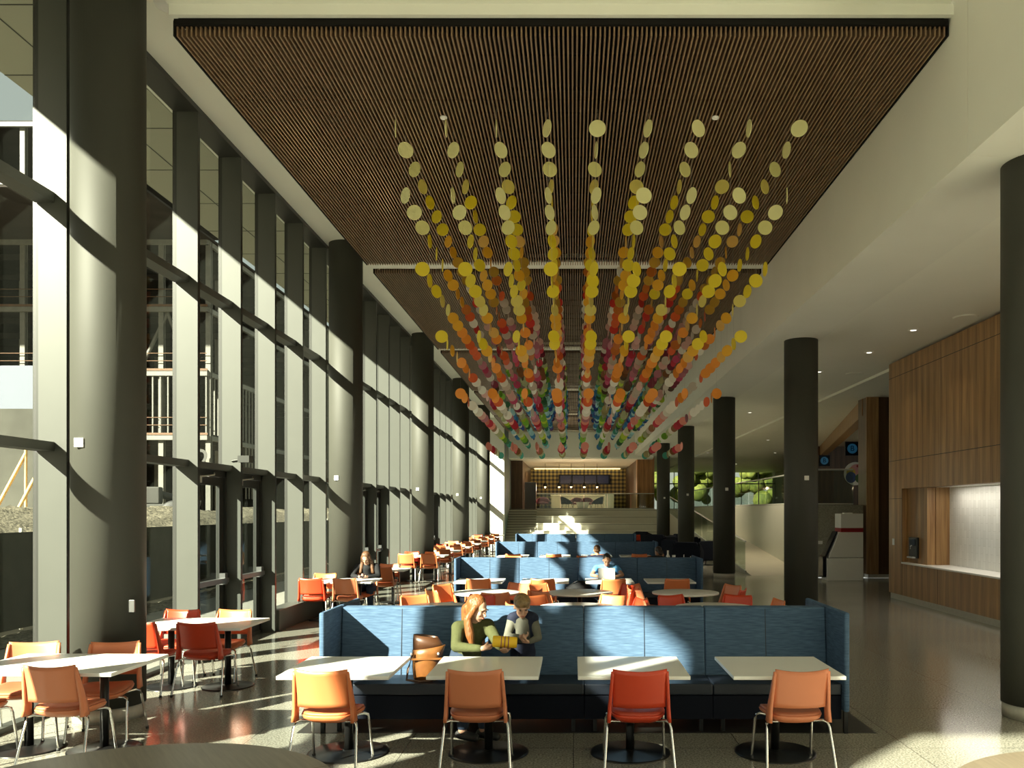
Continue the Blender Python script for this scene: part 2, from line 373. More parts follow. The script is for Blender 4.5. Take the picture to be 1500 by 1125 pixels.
# ceilings
struct('ceiling', MB().box(-4.09, 3.8, -1.6, 8.5, 7.17, 7.4).box(-4.09, 3.8, 8.5, 54, 7.17, 7.4).box(-5.45, -4.09, -1.6, 54, 7.45, 7.7).box(-4.1, -4.09, -1.6, 54, 7.17, 7.5), 'ceiling_paint', 'white painted ceiling around the slatted panels')
struct('wall_bulkhead', MB().box(3.84, 5.0, -1.6, 8.17, 5.5, 7.5).box(3.84, 5.0, 8.18, 53, 5.5, 7.5).box(3.85, 4.9, 8.16, 8.19, 5.52, 7.5), 'white_paint', 'deep white bulkhead running along the right of the slatted ceiling')
struct('ceiling_low', MB().box(5.0, 7.8, -1.6, 76, 5.56, 5.8).box(7.8, 34, -1.6, 76, 5.50, 5.8).box(7.79, 7.81, -1.6, 76, 5.49, 5.6).box(2.5, 5.0, 54, 76, 5.56, 5.8), 'ceiling_paint', 'lower white ceiling over the right side of the hall')
# slatted wood ceiling panels
SX0, SX1 = -4.07, 3.82
for b_ in range(6):
    y0 = 8.58 + P * b_ if b_ else 8.58
    y0 = 17.15 + P * (b_ - 1) if b_ else 8.58
    y1 = 16.6 + P * b_
    if b_ == 5: y1 = 52.0
    p = empty('slat_ceiling_panel', (0, y0, 6.9), label='brown slatted wood ceiling panel, %s from the camera' % ORD[b_], cat='ceiling panel', group='slatted wood ceiling panels')
    L_ = y1 - y0; nseg = max(1, round(L_ / 1.45)); sl = L_ / nseg
    ns = 166; dx = (SX1 - SX0) / ns
    mb = MB()
    for k in range(nseg):
        for i in range(ns):
            x = SX0 + dx * (i + .25)
            mb.box(x, x + dx * .36, k * sl + .006, (k + 1) * sl - .006, 0, .10)
    mb.build('slats', 'slat_wood', p)
    bk = MB().box(SX0, SX1, .02, L_ - .02, .22, .26)
    for k in range(nseg + 1):
        yy = min(max(k * sl, .03), L_ - .03)
        bk.box(SX0, SX1, yy - .02, yy + .02, .101, .14)
    for k in range(nseg):
        bk.box(SX0 + 2, SX1 - 2, (k + .5) * sl - .01, (k + .5) * sl + .01, .15, .17)
    bk.build('backing', 'black_plenum', p)
    MB().box(SX0 - .02, SX0, 0, L_, 0, .16).box(SX1, SX1 + .015, 0, L_, 0, .16).box(SX0, SX1, -.03, -.0, .10, .16).build('edge_trim', 'black_plenum', p)
    if b_: struct('trim_%d' % (70 + b_), MB().box(SX0 - .02, SX1 + .02, y0 - .52, y0 - .04, 6.98, 7.17), 'ceiling_paint', 'white beam strip between slatted ceiling panels, %s from the camera' % ORD[b_ - 1])
struct('trim_70', MB().box(SX0 - .02, SX1 + .02, 8.48, 8.54, 7.06, 7.17), 'ceiling_paint', 'white lip at the front of the nearest slatted ceiling panel')
# ceiling fittings
def detector(x, y, z, label, r=.07, name='smoke_detector', m='white_plastic', cat='smoke detector'):
    o = MB().lathe([(r * .5, -r * .55), (r * .85, -r * .45), (r, -r * .2), (r, 0)], n=24).build(name, m, loc=(x, y, z)); tag(o, label=label, cat=cat)
detector(-4.3, 8.9, 7.45, 'white smoke detector on the ceiling strip beside the nearest left column', .14)
detector(-4.36, 12.2, 7.45, 'small white ceiling detector along the left ceiling strip', .06)
detector(-1.6, 10.35, 6.9, 'small pale disc detector under the slatted ceiling, left one', .045)
detector(1.75, 10.35, 6.9, 'small pale disc detector under the slatted ceiling, right one', .045)
DL = ((6.6, 16.3), (6.55, 18.6), (6.2, 21.2), (6.6, 24.5), (6.3, 30), (9.5, 33), (6.4, 38), (6.6, 12.0), (6.6, 9.0), (9.5, 41), (12, 35), (12, 50), (8, 50), (12, 62), (8, 62))  # later entries are unseen downlights added to brighten the right side
for i, (x, y) in enumerate(DL):
    o = MB().lathe([(.10, -.012), (.10, 0)], n=24).build('downlight', 'white_plastic', loc=(x, y, 5.56 if x < 7.8 else 5.5)); tag(o, label='round recessed downlight in the right ceiling, %s from the camera' % ORD[i], cat='downlight', group='downlights')
    MB().lathe([(.055, -.014), (.055, -.012)], n=20).build('lens', 'lamp_white', o)
for i, (x, y) in enumerate(((7.1, 15.2), (7.2, 21.5))):
    tag(MB().lathe([(.2, -.02), (.22, 0)], n=28).build('ceiling_speaker', 'ceiling_paint', loc=(x, y, 5.56)), label='flat round white ceiling speaker, %s one from the camera' % ['nearer', 'farther'][i], cat='speaker')
tag(MB().box(2.6, 3.05, 7.3, 8.2, 7.06, 7.17).build('ceiling_box', 'ceiling_paint', bevel=.01), label='pale rectangular fitting on the ceiling in front of the slats', cat='ceiling fitting')

# exterior overhang seen through the glass
o = struct('ceiling_overhang', MB().box(-7.05, -5.46, -1.6, 60, 7.45, 7.95), 'soffit_panel', 'outside soffit panels above the window wall')
mb = MB()
for k in range(44): mb.box(-7.05, -5.46, -1.2 + 1.45 * k, -1.185 + 1.45 * k, 7.445, 7.452)
mb.box(-6.3, -6.285, -2, 60, 7.445, 7.452); mb.build('joint_lines', 'joint', o)
# unseen surroundings that shade the foreground: solid panel behind the camera side, end walls
struct('wall_left_sunblock', MB().box(-5.44, -5.40, -1.6, 2.45, 0, 5.1).box(-5.44, -5.40, -1.6, .45, 5.1, 7.4).box(-5.45, -5.35, 50.0, 54, 0, 7.6), 'white_paint', 'solid left wall sections, the unseen near ones added to shade the foreground')  # near panels are an added sun block; the far section is wall
struct('wall_end_left', MB().box(-5.45, -4.05, 49.0, 49.3, 0, 7.5), 'white_paint', 'white end wall of the window side, lit by the sun')
struct('wall_mural', MB().box(-4.2, -4.05, 49.3, 66, 0, 7.0), 'mural', 'painted green and blue wall beside the steps')
w = empty('window_90', (0, -1.62, 0), label='unseen glazed end wall behind the camera, admitting the sun patch', kind='structure')  # unseen glazing, added to admit the sun patch on the floor
for x in (-5.38, -2.2, 1.0, 4.2, 7.4): MB().box(x - .03, x + .03, -.06, .04, 0, 7.1).build('window_frame', 'frame_dark', w)
MB().box(-5.4, 7.46, -.06, .02, 7.08, 7.45).build('head_beam', 'frame_dark', w)
for x in (-5.38, -2.2, 1.0, 4.2): MB().box(x + .03, x + 3.15, -.006, .006, 0, 7.08).build('pane', 'glass_window', w)
struct('wall_behind', MB().box(7.46, 16, -1.8, -1.6, 0, 5.6), 'white_paint', 'rear wall of the serving area')
struct('floor_plaza', MB().box(-8.6, 60, -60, -1.72, -.3, -.03), 'sidewalk', 'pale concrete plaza behind the camera')
struct('wall_right_far', MB().box(16, 16.2, -1.8, 25, 0, 5.6), 'white_paint', 'far right wall behind the serving area')
# ------------------------------------------------------------------ right side: wood wall with serving niche
XW = 7.46
def wall_right():
    root = tag(bpy.data.objects.new('wall_right', None), label='walnut panelled wall with a white tiled serving niche', kind='structure'); COL.objects.link(root)
    w = MB()
    w.box(XW, XW + .25, 19.07, 19.85, .13, 5.5)                 # strip at far end
    w.box(XW, XW + .25, -1.6, 19.07, 2.55, 5.5)                   # above the opening
    w.box(XW + .25, XW + 2.5, 19.7, 19.85, 0, 5.5)
    w.box(XW + .12, XW + .3, 18.0, 19.07, .87, 2.55)            # shallow niche back
    w.box(XW + .3, XW + .6, 17.97, 18.06, .87, 2.55)            # reveal facing the camera
    w.box(XW, XW + .12, 4, 19.07, .13, .85)                    # counter front
    w.build('wood_panelling', 'walnut', root)
    MB().box(8.05, 8.15, -1.6, 18.0, .85, 2.6).build('tile_back', 'tile_white', root)
    MB().box(XW + .1, 8.2, -1.6, 18.0, 2.55, 2.62).build('niche_soffit', 'white_paint', root)
    MB().box(XW + .02, XW + .08, -1.6, 19.8, 0, .13).build('plinth', 'plinth', root)
    s = MB()
    for z in (5.14, 3.2): s.box(XW - .003, XW + .002, -1.5, 19.85, z, z + .012)
    s.box(XW - .003, XW + .002, 19.06, 19.075, 0.13, 2.55).box(XW - .003, XW + .002, 19.07, 19.85, 2.32, 2.33)
    s.box(XW - .003, XW + .002, 14.0, 14.01, .13, .85).box(XW - .003, XW + .002, 17.2, 17.21, .13, .85)
    s.build('seam_lines', 'joint', root)
wall_right()
tag(MB().box(XW - .03, 8.06, 4, 19.05, .85, .885).build('countertop', 'white_plastic', bevel=.006), label='long white countertop in the tiled serving niche', cat='countertop')
d = empty('water_dispenser', (XW + .1, 18.62, 1.0), label='black drink dispenser set in the shallow wood niche', cat='dispenser')
MB().box(-.04, .015, -.22, .22, 0, .46).build('body', 'black_metal', d, bevel=.01)
MB().box(-.06, -.04, -.16, .16, .28, .42).build('panel', 'screen_black', d); MB().box(-.11, -.04, -.15, .15, .0, .03).build('drip_tray', 'silver', d); MB().tube([(-.06, 0, .28), (-.09, 0, .26), (-.09, 0, .2)], .012).build('spout', 'silver', d)
tag(MB().box(XW - .012, XW - .001, 19.5, 19.62, 1.25, 1.4).build('card_reader', 'silver', bevel=.003), label='small metal plate at the far end of the walnut wall', cat='plate')
# dark wood portal
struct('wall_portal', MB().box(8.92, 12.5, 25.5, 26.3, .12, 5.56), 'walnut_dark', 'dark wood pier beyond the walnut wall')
mb = MB(); dx, dy = .2195, .9756
def off(x0, y0, t, n): return (x0 + dx * t + dy * n, y0 + dy * t - dx * n)
mb.prism([off(8.9, 25.9, 0, 0), off(8.9, 25.9, 25, 0), off(8.9, 25.9, 25, .35), off(8.9, 25.9, 0, .35)], 4.98, 5.56)
mb.prism([off(8.9, 25.5, 0, 0), off(8.9, 25.5, .35, 0), off(8.9, 25.5, .35, .35), off(8.9, 25.5, 0, .35)], .12, 5.56)
mb.prism([off(8.9, 25.9, 21, 0), off(8.9, 25.9, 21.5, 0), off(8.9, 25.9, 21.5, .35), off(8.9, 25.9, 21, .35)], 2.2, 5.56)
struct('trim_90', mb, 'walnut', 'walnut beam and posts framing the upper level')
struct('baseboard_portal', MB().box(8.96, 12.4, 25.54, 26.2, 0, .12), 'plinth', 'pale plinth under the dark wood pier')
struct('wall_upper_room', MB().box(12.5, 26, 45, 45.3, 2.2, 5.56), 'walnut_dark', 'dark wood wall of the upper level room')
struct('wall_speckled', MB().box(7.4, 8.95, 25.85, 26.1, 0, 2.22), 'speckle_wall', 'speckled grey retaining wall behind the white kiosk')
struct('wall_ramp', MB().box(7.38, 7.6, 26.1, 52, -.1, 2.25), 'pale_wall', 'pale curved-looking retaining wall beside the ramp')
struct('floor_upper', MB().box(7.6, 34, 26.1, 76, 1.95, 2.2).box(-4.05, 7.6, 54, 76, 1.95, 2.15).box(5.6, 7.6, 52, 53, 1.95, 2.15), 'ramp_floor', 'upper level floor at the far end')
struct('floor_ramp', MB().prism([(26.5, 0), (52.2, 2.15), (52.2, -.1), (26.5, -.1)], 5.62, 7.38, 'x'), 'ramp_floor', 'long ramp rising to the upper level')
o = tag(MB().cyl(0, 0, -.02, .02, .62, 48).build('wall_artwork', 'white_plastic', loc=(15.1, 44.96, 4.03)), label='round colourful artwork on the dark upper wall', cat='artwork'); o.rotation_euler.x = PI / 2
for nm, c, cc, rr in (('pink_patch', (.62, .30, .32), (.12, .22), (.42, .30)), ('yellow_patch', (.60, .42, .04), (-.25, .05), (.24, .26)), ('blue_patch', (.03, .07, .25), (-.25, -.2), (.28, .3)), ('green_patch', (.06, .14, .04), (.25, -.25), (.28, .26)), ('red_patch', (.35, .02, .03), (.2, .4), (.16, .08))):
    mat(nm, c, .5); mb = MB(); n = 28
    mb.prism([(cc[0] + rr[0] * math.cos(2 * PI * i / n), cc[1] * 1 + rr[1] * math.sin(2 * PI * i / n)) for i in range(n)], .0, .006 + .002 * len(kids(o)))
    q = mb.build(nm, nm, o); q.location.z = .02; q.rotation_euler.x = 0
# kiosk
k = empty('kiosk', (7.98, 24.85, 0), label='white slant-sided kiosk with a dark red stripe by the speckled wall', cat='kiosk')
MB().prism([(-.55, 0), (.50, 0), (.50, .66), (-.55, .66)], -.3, .3, 'y').build('base', 'white_plastic', k, bevel=.01)
MB().prism([(-.50, .68), (.50, .68), (.50, 1.42), (-.20, 1.42)], -.28, .28, 'y').build('body', 'white_plastic', k, bevel=.008)
MB().box(-.155, .50, -.28, .28, 1.42, 1.54).build('stripe', 'red_stripe', k)
MB().box(-.155, .50, -.28, .28, 1.54, 1.96).box(.0, .25, -.1, .1, 1.96, 1.99).build('head', 'white_plastic', k, bevel=.006)
MB().prism([(-.66, .10), (-.56, .10), (-.56, .68), (-.22, 1.44), (-.26, 1.44), (-.60, .72), (-.66, .70)], -.2, .2, 'y').build('slanted_screen', 'screen_black', k)
tag(MB().box(7.45, 7.66, 25.82, 25.85, 1.02, 1.12).build('wall_plate', 'white_plastic', bevel=.004), label='small white plate on the speckled wall', cat='plate')
# glass rails
def rail(name, label, x0, y0, x1, y1, z0a, z0b, h=1.02, n=3, th=.02):
    o = empty(name, (0, 0, 0), label=label, cat='railing')
    a, b2 = Vector((x0, y0, z0a)), Vector((x1, y1, z0b)); d = b2 - a; nx = Vector((-d.y, d.x, 0)).normalized() * th / 2
    for k in range(n):
        p, q = a + d * (k / n + .004), a + d * ((k + 1) / n - .004)
        vs = [p - nx, q - nx, q + nx, p + nx]; vs += [v + Vector((0, 0, h)) for v in vs]
        MB().add(vs, [(3, 2, 1, 0), (4, 5, 6, 7), (0, 1, 5, 4), (1, 2, 6, 5), (2, 3, 7, 6), (3, 0, 4, 7)]).build('glass_panel', 'glass_rail', o)
    MB().tube([a + Vector((0, 0, h)), b2 + Vector((0, 0, h))], .028).build('handrail', 'silver', o)
    MB().tube([a + Vector((0, 0, .03)), b2 + Vector((0, 0, .03))], .03).build('base_channel', 'grey_plastic', o)
rail('glass_railing', 'glass railing above the tiered steps at the far end', -2.3, 53.1, 5.1, 53.1, 2.15, 2.15, .98, 5)
rail('glass_railing', 'glass railing on top of the speckled wall', 7.45, 26.0, 8.66, 26.0, 2.22, 2.22, 1.1, 1)
rail('glass_railing', 'sloping glass railing along the left edge of the ramp', 5.58, 27.2, 5.58, 52, .05, 2.15, 1.0, 8)
rail('glass_railing', 'glass railing along the upper level beside the ramp', 7.5, 26.3, 7.5, 52, 2.25, 2.25, 1.05, 8)
# stadium steps and stair
mb = MB(); ed = MB()
for k in range(5):
    z = 2.15 - .43 * k; y = 53 - 1.0 * k
    mb.box(-2.3, 5.55, y - (0 if k == 0 else 0), 54 if k == 0 else y + 1.0, 0, z)
    ed.box(-2.3, 5.55, y - .004, y + .0, z - .09, z - .07)
o = struct('floor_steps', mb, 'concrete_step', 'wide pale tiered steps at the far end'); ed.build('nosing', 'step_edge', o)
mb = MB(); ed = MB()
for k in range(14):
    z = 2.15 / 14 * (14 - k); y = 53 - .3 * k
    mb.box(-4.05, -2.3, y, y + .3 if k else 54, 0, z); ed.box(-4.05, -2.3, y - .012, y, z - .05, z)
o = struct('floor_stair', mb, 'concrete_step', 'narrow stair left of the tiered steps'); ed.build('nosing', 'step_edge', o)
# far bar
struct('wall_far_bulkhead', MB().box(-4.05, 5.0, 52.4, 52.7, 5.35, 7.4), 'ceiling_paint', 'white bulkhead over the far steps')
struct('ceiling_bar', MB().box(-4.05, 5.0, 52.7, 66, 5.30, 5.5), 'ceiling_paint', 'white ceiling above the far cafe bar')
struct('wall_far', MB().box(-4.05, 4.2, 65, 65.3, 2.15, 5.3), 'gingham', 'black and gold checked wall of the far cafe')
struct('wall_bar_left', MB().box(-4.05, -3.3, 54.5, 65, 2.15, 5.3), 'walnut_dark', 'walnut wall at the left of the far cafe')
struct('wall_bar_right', MB().box(4.05, 5.15, 53.4, 54.2, 2.15, 5.5), 'walnut_bar', 'walnut pier at the right of the far cafe')
struct('wall_bar_side', MB().box(4.05, 4.3, 54.2, 65, 2.15, 5.3), 'oak_dark', 'dark slatted side wall of the far cafe')
tag(MB().box(-3.0, 3.6, 64.4, 64.9, 5.24, 5.29).build('cove_light', 'cove_light'), label='thin warm light strip over the checked wall', cat='light')
s = empty('menu_screen', (.85, 64.8, 4.45), label='wide dark menu screen on the checked wall', cat='screen')
MB().box(-2.0, 2.0, -.05, .05, -.38, .38).build('casing', 'screen_black', s)
for k in range(4): MB().box(-1.86 + k * .95, -1.0 + k * .95, -.056, -.05, -.3, .3).build('display', 'menu_blue', s)
for i, px in enumerate((798.7, 819, 836.7, 856, 874.7)):
    x = (px - 840) / F * 58
    o = empty('pendant_lamp', (x, 58, 3.72), label='black pendant lamp over the far cafe, %s from the left' % ORD[i], cat='pendant lamp', group='cafe pendant lamps')
    MB().cyl(0, 0, .3, 1.58, .012, 8).build('cord', 'black_metal', o); MB().lathe([(.17, 0), (.16, .1), (.1, .22), (.03, .3)], n=20).build('lamp_shade', 'black_metal', o)
    MB().ell((0, 0, -.02), (.07, .07, .07), nu=12, nv=8).build('bulb', 'brass_light', o)
def lounge(x, y, z, rz, label, m, group, nm='lounge_chair'):
    o = empty(nm, (x, y, z), rz, label=label, cat='lounge chair', group=group)
    MB().ell((0, 0, .40), (.36, .34, .09), nu=20, nv=8).build('seat', m, o)
    def fn(u, v):
        a = PI * (1.0 + u) ; r = .38 + .05 * v; zz = .32 + v * (.20 + .28 * math.sin(PI * u))
        return (r * math.cos(a), r * math.sin(a), zz), (math.cos(a), math.sin(a), 0)
    MB().sheet(fn, 16, 4, .05).build('shell', m, o)
    for a, b2 in ((-1, -1), (-1, 1), (1, -1), (1, 1)): MB().tube([(a * .2, b2 * .2, .34), (a * .28, b2 * .28, 0)], .015).build('leg', 'black_metal', o)
    return o
lounge((795 - 840) / F * 55, 55, 2.15, PI, 'burgundy lounge chair at the left of the far cafe', 'burgundy', 'cafe lounge chairs')
lounge((831 - 840) / F * 54.6, 54.6, 2.15, -1.0, 'black lounge chair left of the round white cafe table', 'navy_base', 'cafe lounge chairs')
lounge((874 - 840) / F * 54.6, 54.6, 2.15, 1.0, 'black lounge chair right of the round white cafe table', 'navy_base', 'cafe lounge chairs')
lounge((845 - 840) / F * 57, 57, 2.15, PI, 'burgundy lounge chair behind the white cafe table, left one', 'burgundy', 'cafe lounge chairs')
lounge((860 - 840) / F * 57, 57, 2.15, PI, 'burgundy lounge chair behind the white cafe table, right one', 'burgundy', 'cafe lounge chairs')
tag(MB().lathe([(.3, 0), (.42, .4), (.46, .45)], n=28).build('side_table', 'white_plastic', loc=(.6, 54.4, 2.15)), label='low round white table in the far cafe', cat='table')
tag(MB().box(-3.25, -2.5, 56, 56.6, 2.15, 3.95).build('tall_cabinet', 'frame_dark', bevel=.01), label='tall dark cabinet at the left of the far cafe', cat='cabinet')
c = empty('bar_counter', (0, 61, 2.15), label='pale service counter in front of the checked wall', cat='counter')
MB().box(-1.6, 2.6, -.3, .3, 0, 1.0).build('body', 'speckle_wall', c); MB().box(-1.65, 2.65, -.35, .35, 1.0, 1.05).build('worktop', 'concrete_step', c)
tag(MB().box(2.1, 2.7, 56, 56.6, 2.15, 3.2).build('white_cabinet', 'pale_wall', bevel=.01), label='pale cabinet at the right of the far cafe', cat='cabinet')
# far upper level glazing + trees
for i in range(9):
    x = 3 + i * 3.0
    w = empty('window_%d' % (60 + i), (x, 75, 2.2), label='tall window at the far end of the upper level, %s from the left' % ORD[i], kind='structure')
    MB().box(-1.45, 1.45, -.01, .01, 0, 3.3).build('pane', 'glass_window', w)
    MB().box(-1.5, -1.42, -.08, .08, 0, 3.35).box(-1.5, 1.5, -.06, .06, 2.2, 2.3).box(-.03, .03, -.05, .05, 0, 3.3).build('window_frame', 'frame_dark', w)
struct('wall_far_right', MB().box(18, 18.3, 45, 76, 2.2, 5.6).box(4.3, 5.2, 54.2, 76, 2.15, 5.6), 'oak_dark', 'dark wood walls of the far upper level')
for i in range(7):
    x = 2 + i * 5.4; y = 84 + (i % 3) * 3; mb = MB(); random.seed(i)
    o = empty('tree', (x, y, 0), label='green tree outside the far windows, %s from the left' % ORD[i], cat='tree', group='trees outside the far windows')
    for k in range(26): mb.ell((random.uniform(-1.8, 1.8), random.uniform(-1.5, 1.5), random.uniform(3, 7.5)), [random.uniform(.5, 1.1)] * 3, nu=8, nv=6)
    mb.build('crown', 'foliage', o); MB().cyl(0, 0, -.1, 4, .18, 10).build('trunk', 'oak_dark', o)
struct('floor_outside', MB().box(-9, 60, 76.4, 140, -.3, -.1), 'foliage', 'green ground outside the far windows')
# round signs by the portal
for x, y, z, r, lab in ((9.62, 29.0, 4.19, .17, 'blue round B sign on the walnut post, nearer one'), (11.05, 37, 4.25, .17, 'blue round sign further along the walnut beam')):
    o = empty('wall_sign', (x, y, z), label=lab, cat='sign')
    MB().box(-.24, .24, -.03, .03, -.24, .24).build('board', 'screen_black', o)
    c2 = MB().cyl(0, 0, .03, .036, r, 32).build('disc', 'sign_blue', o); c2.rotation_euler.x = PI / 2
    text_mesh('letter', 'B', .26, .002, 'screen_black', o, (0, -.04, 0), (PI / 2, 0, 0))
# ------------------------------------------------------------------ outside the window wall
struct('floor_sidewalk', MB().box(-8.6, -5.42, -1.72, 70, -.25, -.03), 'sidewalk', 'pale concrete sidewalk outside the window wall')
def grid(name, x0, x1, y0, y1, nx, ny, hf, material, label, kind='structure'):
    vs = []; fs = []
    for j in range(ny + 1):
        for i in range(nx + 1):
            x = x0 + (x1 - x0) * i / nx; y = y0 + (y1 - y0) * j / ny; vs.append((x, y, hf(x, y)))
    for j in range(ny):
        for i in range(nx): a = j * (nx + 1) + i; fs.append((a, a + 1, a + nx + 2, a + nx + 1))
    o = MB().add(vs, fs, True).build(name, material)
    return tag(o, label=label, kind=kind)
random.seed(3)
struct('floor_site', MB().box(-120, -8.6, -60, 200, -.4, -.06), 'dirt', 'bare dirt ground of the building site')
grid('gravel_strip', -9.45, -8.55, 0, 60, 6, 300, lambda x, y: -.05 + .05 * random.random(), 'gravel', 'gravel strip between the sidewalk and the black fence', 'stuff')
grid('rubble_heap', -19, -9.9, 2, 66, 46, 260, lambda x, y: max(-.1, 2.15 * math.sin(PI * min(1, max(0, (x + 19) / 9.1))) ** .6 * (.93 + .10 * random.random()) + .12 * math.sin(y * .7) - .1), 'gravel', 'long heap of rubble and gravel behind the black fence', 'stuff')
fe = empty('site_fence', (-9.5, 30, 0), label='black fabric covered site fence along the sidewalk', cat='fence')
MB().box(-.01, .01, -28, 30, .03, 1.68).build('fabric', 'asphalt_fabric', fe)
for k in range(20): MB().cyl(-.04, -27.5 + 3 * k, 0, 1.75, .03, 8).build('post', 'grey_plastic', fe)
struct('wall_site', MB().box(-60, -22.3, 35, 35.6, -.1, 6.3), 'site_concrete', 'grey concrete foundation wall on the building site')
br = empty('timber_brace', (-20.6, 33.5, 0), label='yellow timber bracing in front of the concrete wall', cat='timber brace')
for a in (-1.4, -.5): MB().tube([(a - 2.2, 0, -.05), (a - .5, 1, 4.4)], .07, 4).tube([(a - .5, 1, -.05), (a - .5, 1, 4.6)], .07, 4).build('timber', 'wood_formwork', br)
bl = empty('building_frame', (-24, 55, 0), label='unfinished steel framed building outside the window wall', cat='building')
Z = [7.1, 11.3, 15.5, 19.9]
for z in Z:
    x0 = -62
    MB().box(x0 + 24, 0 if z < 19 else .3, 0 if z < 19 else -9, 28, z - .12, z).build('deck', 'deck_dark', bl)
    MB().box(x0 + 24, .05, -.12, .12, z - .42, z - .12).box(-.1, .1, 0, 28, z - .42, z - .12).build('edge_beam', 'steel_white', bl)
    MB().box(x0 + 24, .1, -.16, -.12, z - .1, z + .04).build('edge_angle', 'steel_rust', bl)
    if z < 19:
        mb = MB()
        for h in (.55, 1.05): mb.tube([(x0 + 24, -.05, z + h), (0, -.05, z + h)], .025, 5)
        mb.build('safety_cable', 'steel_rust', bl)
    for k in range(5): MB().box(x0 + 26, -.4, 3 + 5 * k, 3.2 + 5 * k, z - .55, z - .12).build('joist', 'deck_dark', bl)
for z in (23.8, 27.6):
    MB().box(-38, -8.5, 0, 24, z - .12, z).build('deck', 'deck_dark', bl); MB().box(-38, -8.5, -.12, .12, z - .42, z - .12).build('edge_beam', 'steel_white', bl)
for x, zt in ((0, 19.9), (-3.1, 19.9), (-6, 19.9), (-12.2, 27.6), (-18, 27.6), (-24, 27.6), (-30, 27.6)):
    for y in (0.3, 9, 18, 27):
        MB().box(x - .16, x + .16, y - .16, y - .12, 0, zt).box(x - .16, x + .16, y + .12, y + .16, 0, zt).box(x - .03, x + .03, y - .12, y + .12, 0, zt).build('steel_column', 'steel_white', bl)
for x in (-3, -7.5): MB().tube([(x - 1.6, .4, 11.3), (x + .2, .4, 15.1)], .12, 6).tube([(x + 1.8, .4, 11.3), (x + .2, .4, 15.1)], .12, 6).build('brace', 'steel_white', bl)
for x in range(0, 10): MB().box(-4.6 + x * .5, -4.52 + x * .5, -.02, .08, 7.1, 11.0).build('wall_stud', 'steel_white', bl)
for x in range(0, 18): MB().box(.0, .08, 1 + x * .6, 1.08 + x * .6, 2.9 if x > 8 else 7.1, 11.0).build('wall_stud', 'steel_white', bl)
MB().box(-38, -5.2, -.3, -.2, 8.6, 11.5).build('sheathing_panel', 'sheathing', bl)
MB().box(-38, 0, 27.5, 28, 0, 19.9).build('shade_backdrop', 'deck_dark', bl)  # dark sheet added behind the decks to stand in for interior shade
text_mesh('number_sign', '2', 1.9, .02, 'joint', bl, (-.1, -.5, 5.3), (PI / 2, 0, 0))
b2 = empty('building_frame', (-24, 88, 0), label='farther white steel frame of the building site, right of the corner column', cat='building')
for z in (4.2, 8.4, 12.6, 17): MB().box(-14, 9, 0, 30, z - .35, z).build('deck', 'steel_white', b2)
for k in range(6): MB().box(-12 + 4 * k, -11.7 + 4 * k, 0, .3, 0, 17).build('steel_column', 'steel_white', b2); MB().tube([(-12 + 4 * k, 0, 4.2), (-8 + 4 * k, 0, 8.2)], .12, 6).build('brace', 'steel_white', b2)
MB().box(-14, 9, 20, 20.4, 0, 17).build('shade_backdrop', 'deck_dark', b2)  # same kind of dark sheet standing in for shade inside this frame
lf = empty('telehandler', (-22.3, 44.5, 0), R(15), label='dark wheeled boom lift parked on the site beyond the nearest left column', cat='vehicle')
MB().box(-1.6, 1.8, -.9, .9, 1.5, 2.4).box(-.8, .5, -.8, .1, 2.4, 3.3).build('body', 'joint', lf, bevel=.08)
MB().tube([(-1.9, .2, 3.5), (2.3, .2, 2.4)], .22, 6).build('boom', 'frame_dark', lf)
for a in (-1, 1):
    for b_ in (-1, 1):
        w = MB().lathe([(.35, -.2), (.75, -.2), (.85, -.1), (.85, .1), (.75, .2), (.35, .2)], n=24).build('wheel', 'rubber', lf, loc=(a * 1.3, b_ * 1.0, 1.75)); w.rotation_euler.x = PI / 2
MB().prism([(-2.6, -.1), (2.8, -.1), (2.6, .95), (-2.4, .95)], -1.8, 1.8, 'y').build('earth_mound', 'dirt', lf)
tag(MB().box(-.05, .12, -.16, .0, -.05, .05).tube([(-.06, 0, 0), (-.2, .0, -.02)], .02).build('security_camera', 'frame_dark', loc=(-4.95, 12.66, 2.82)), label='small camera box on a fin beside the exit door', cat='camera')

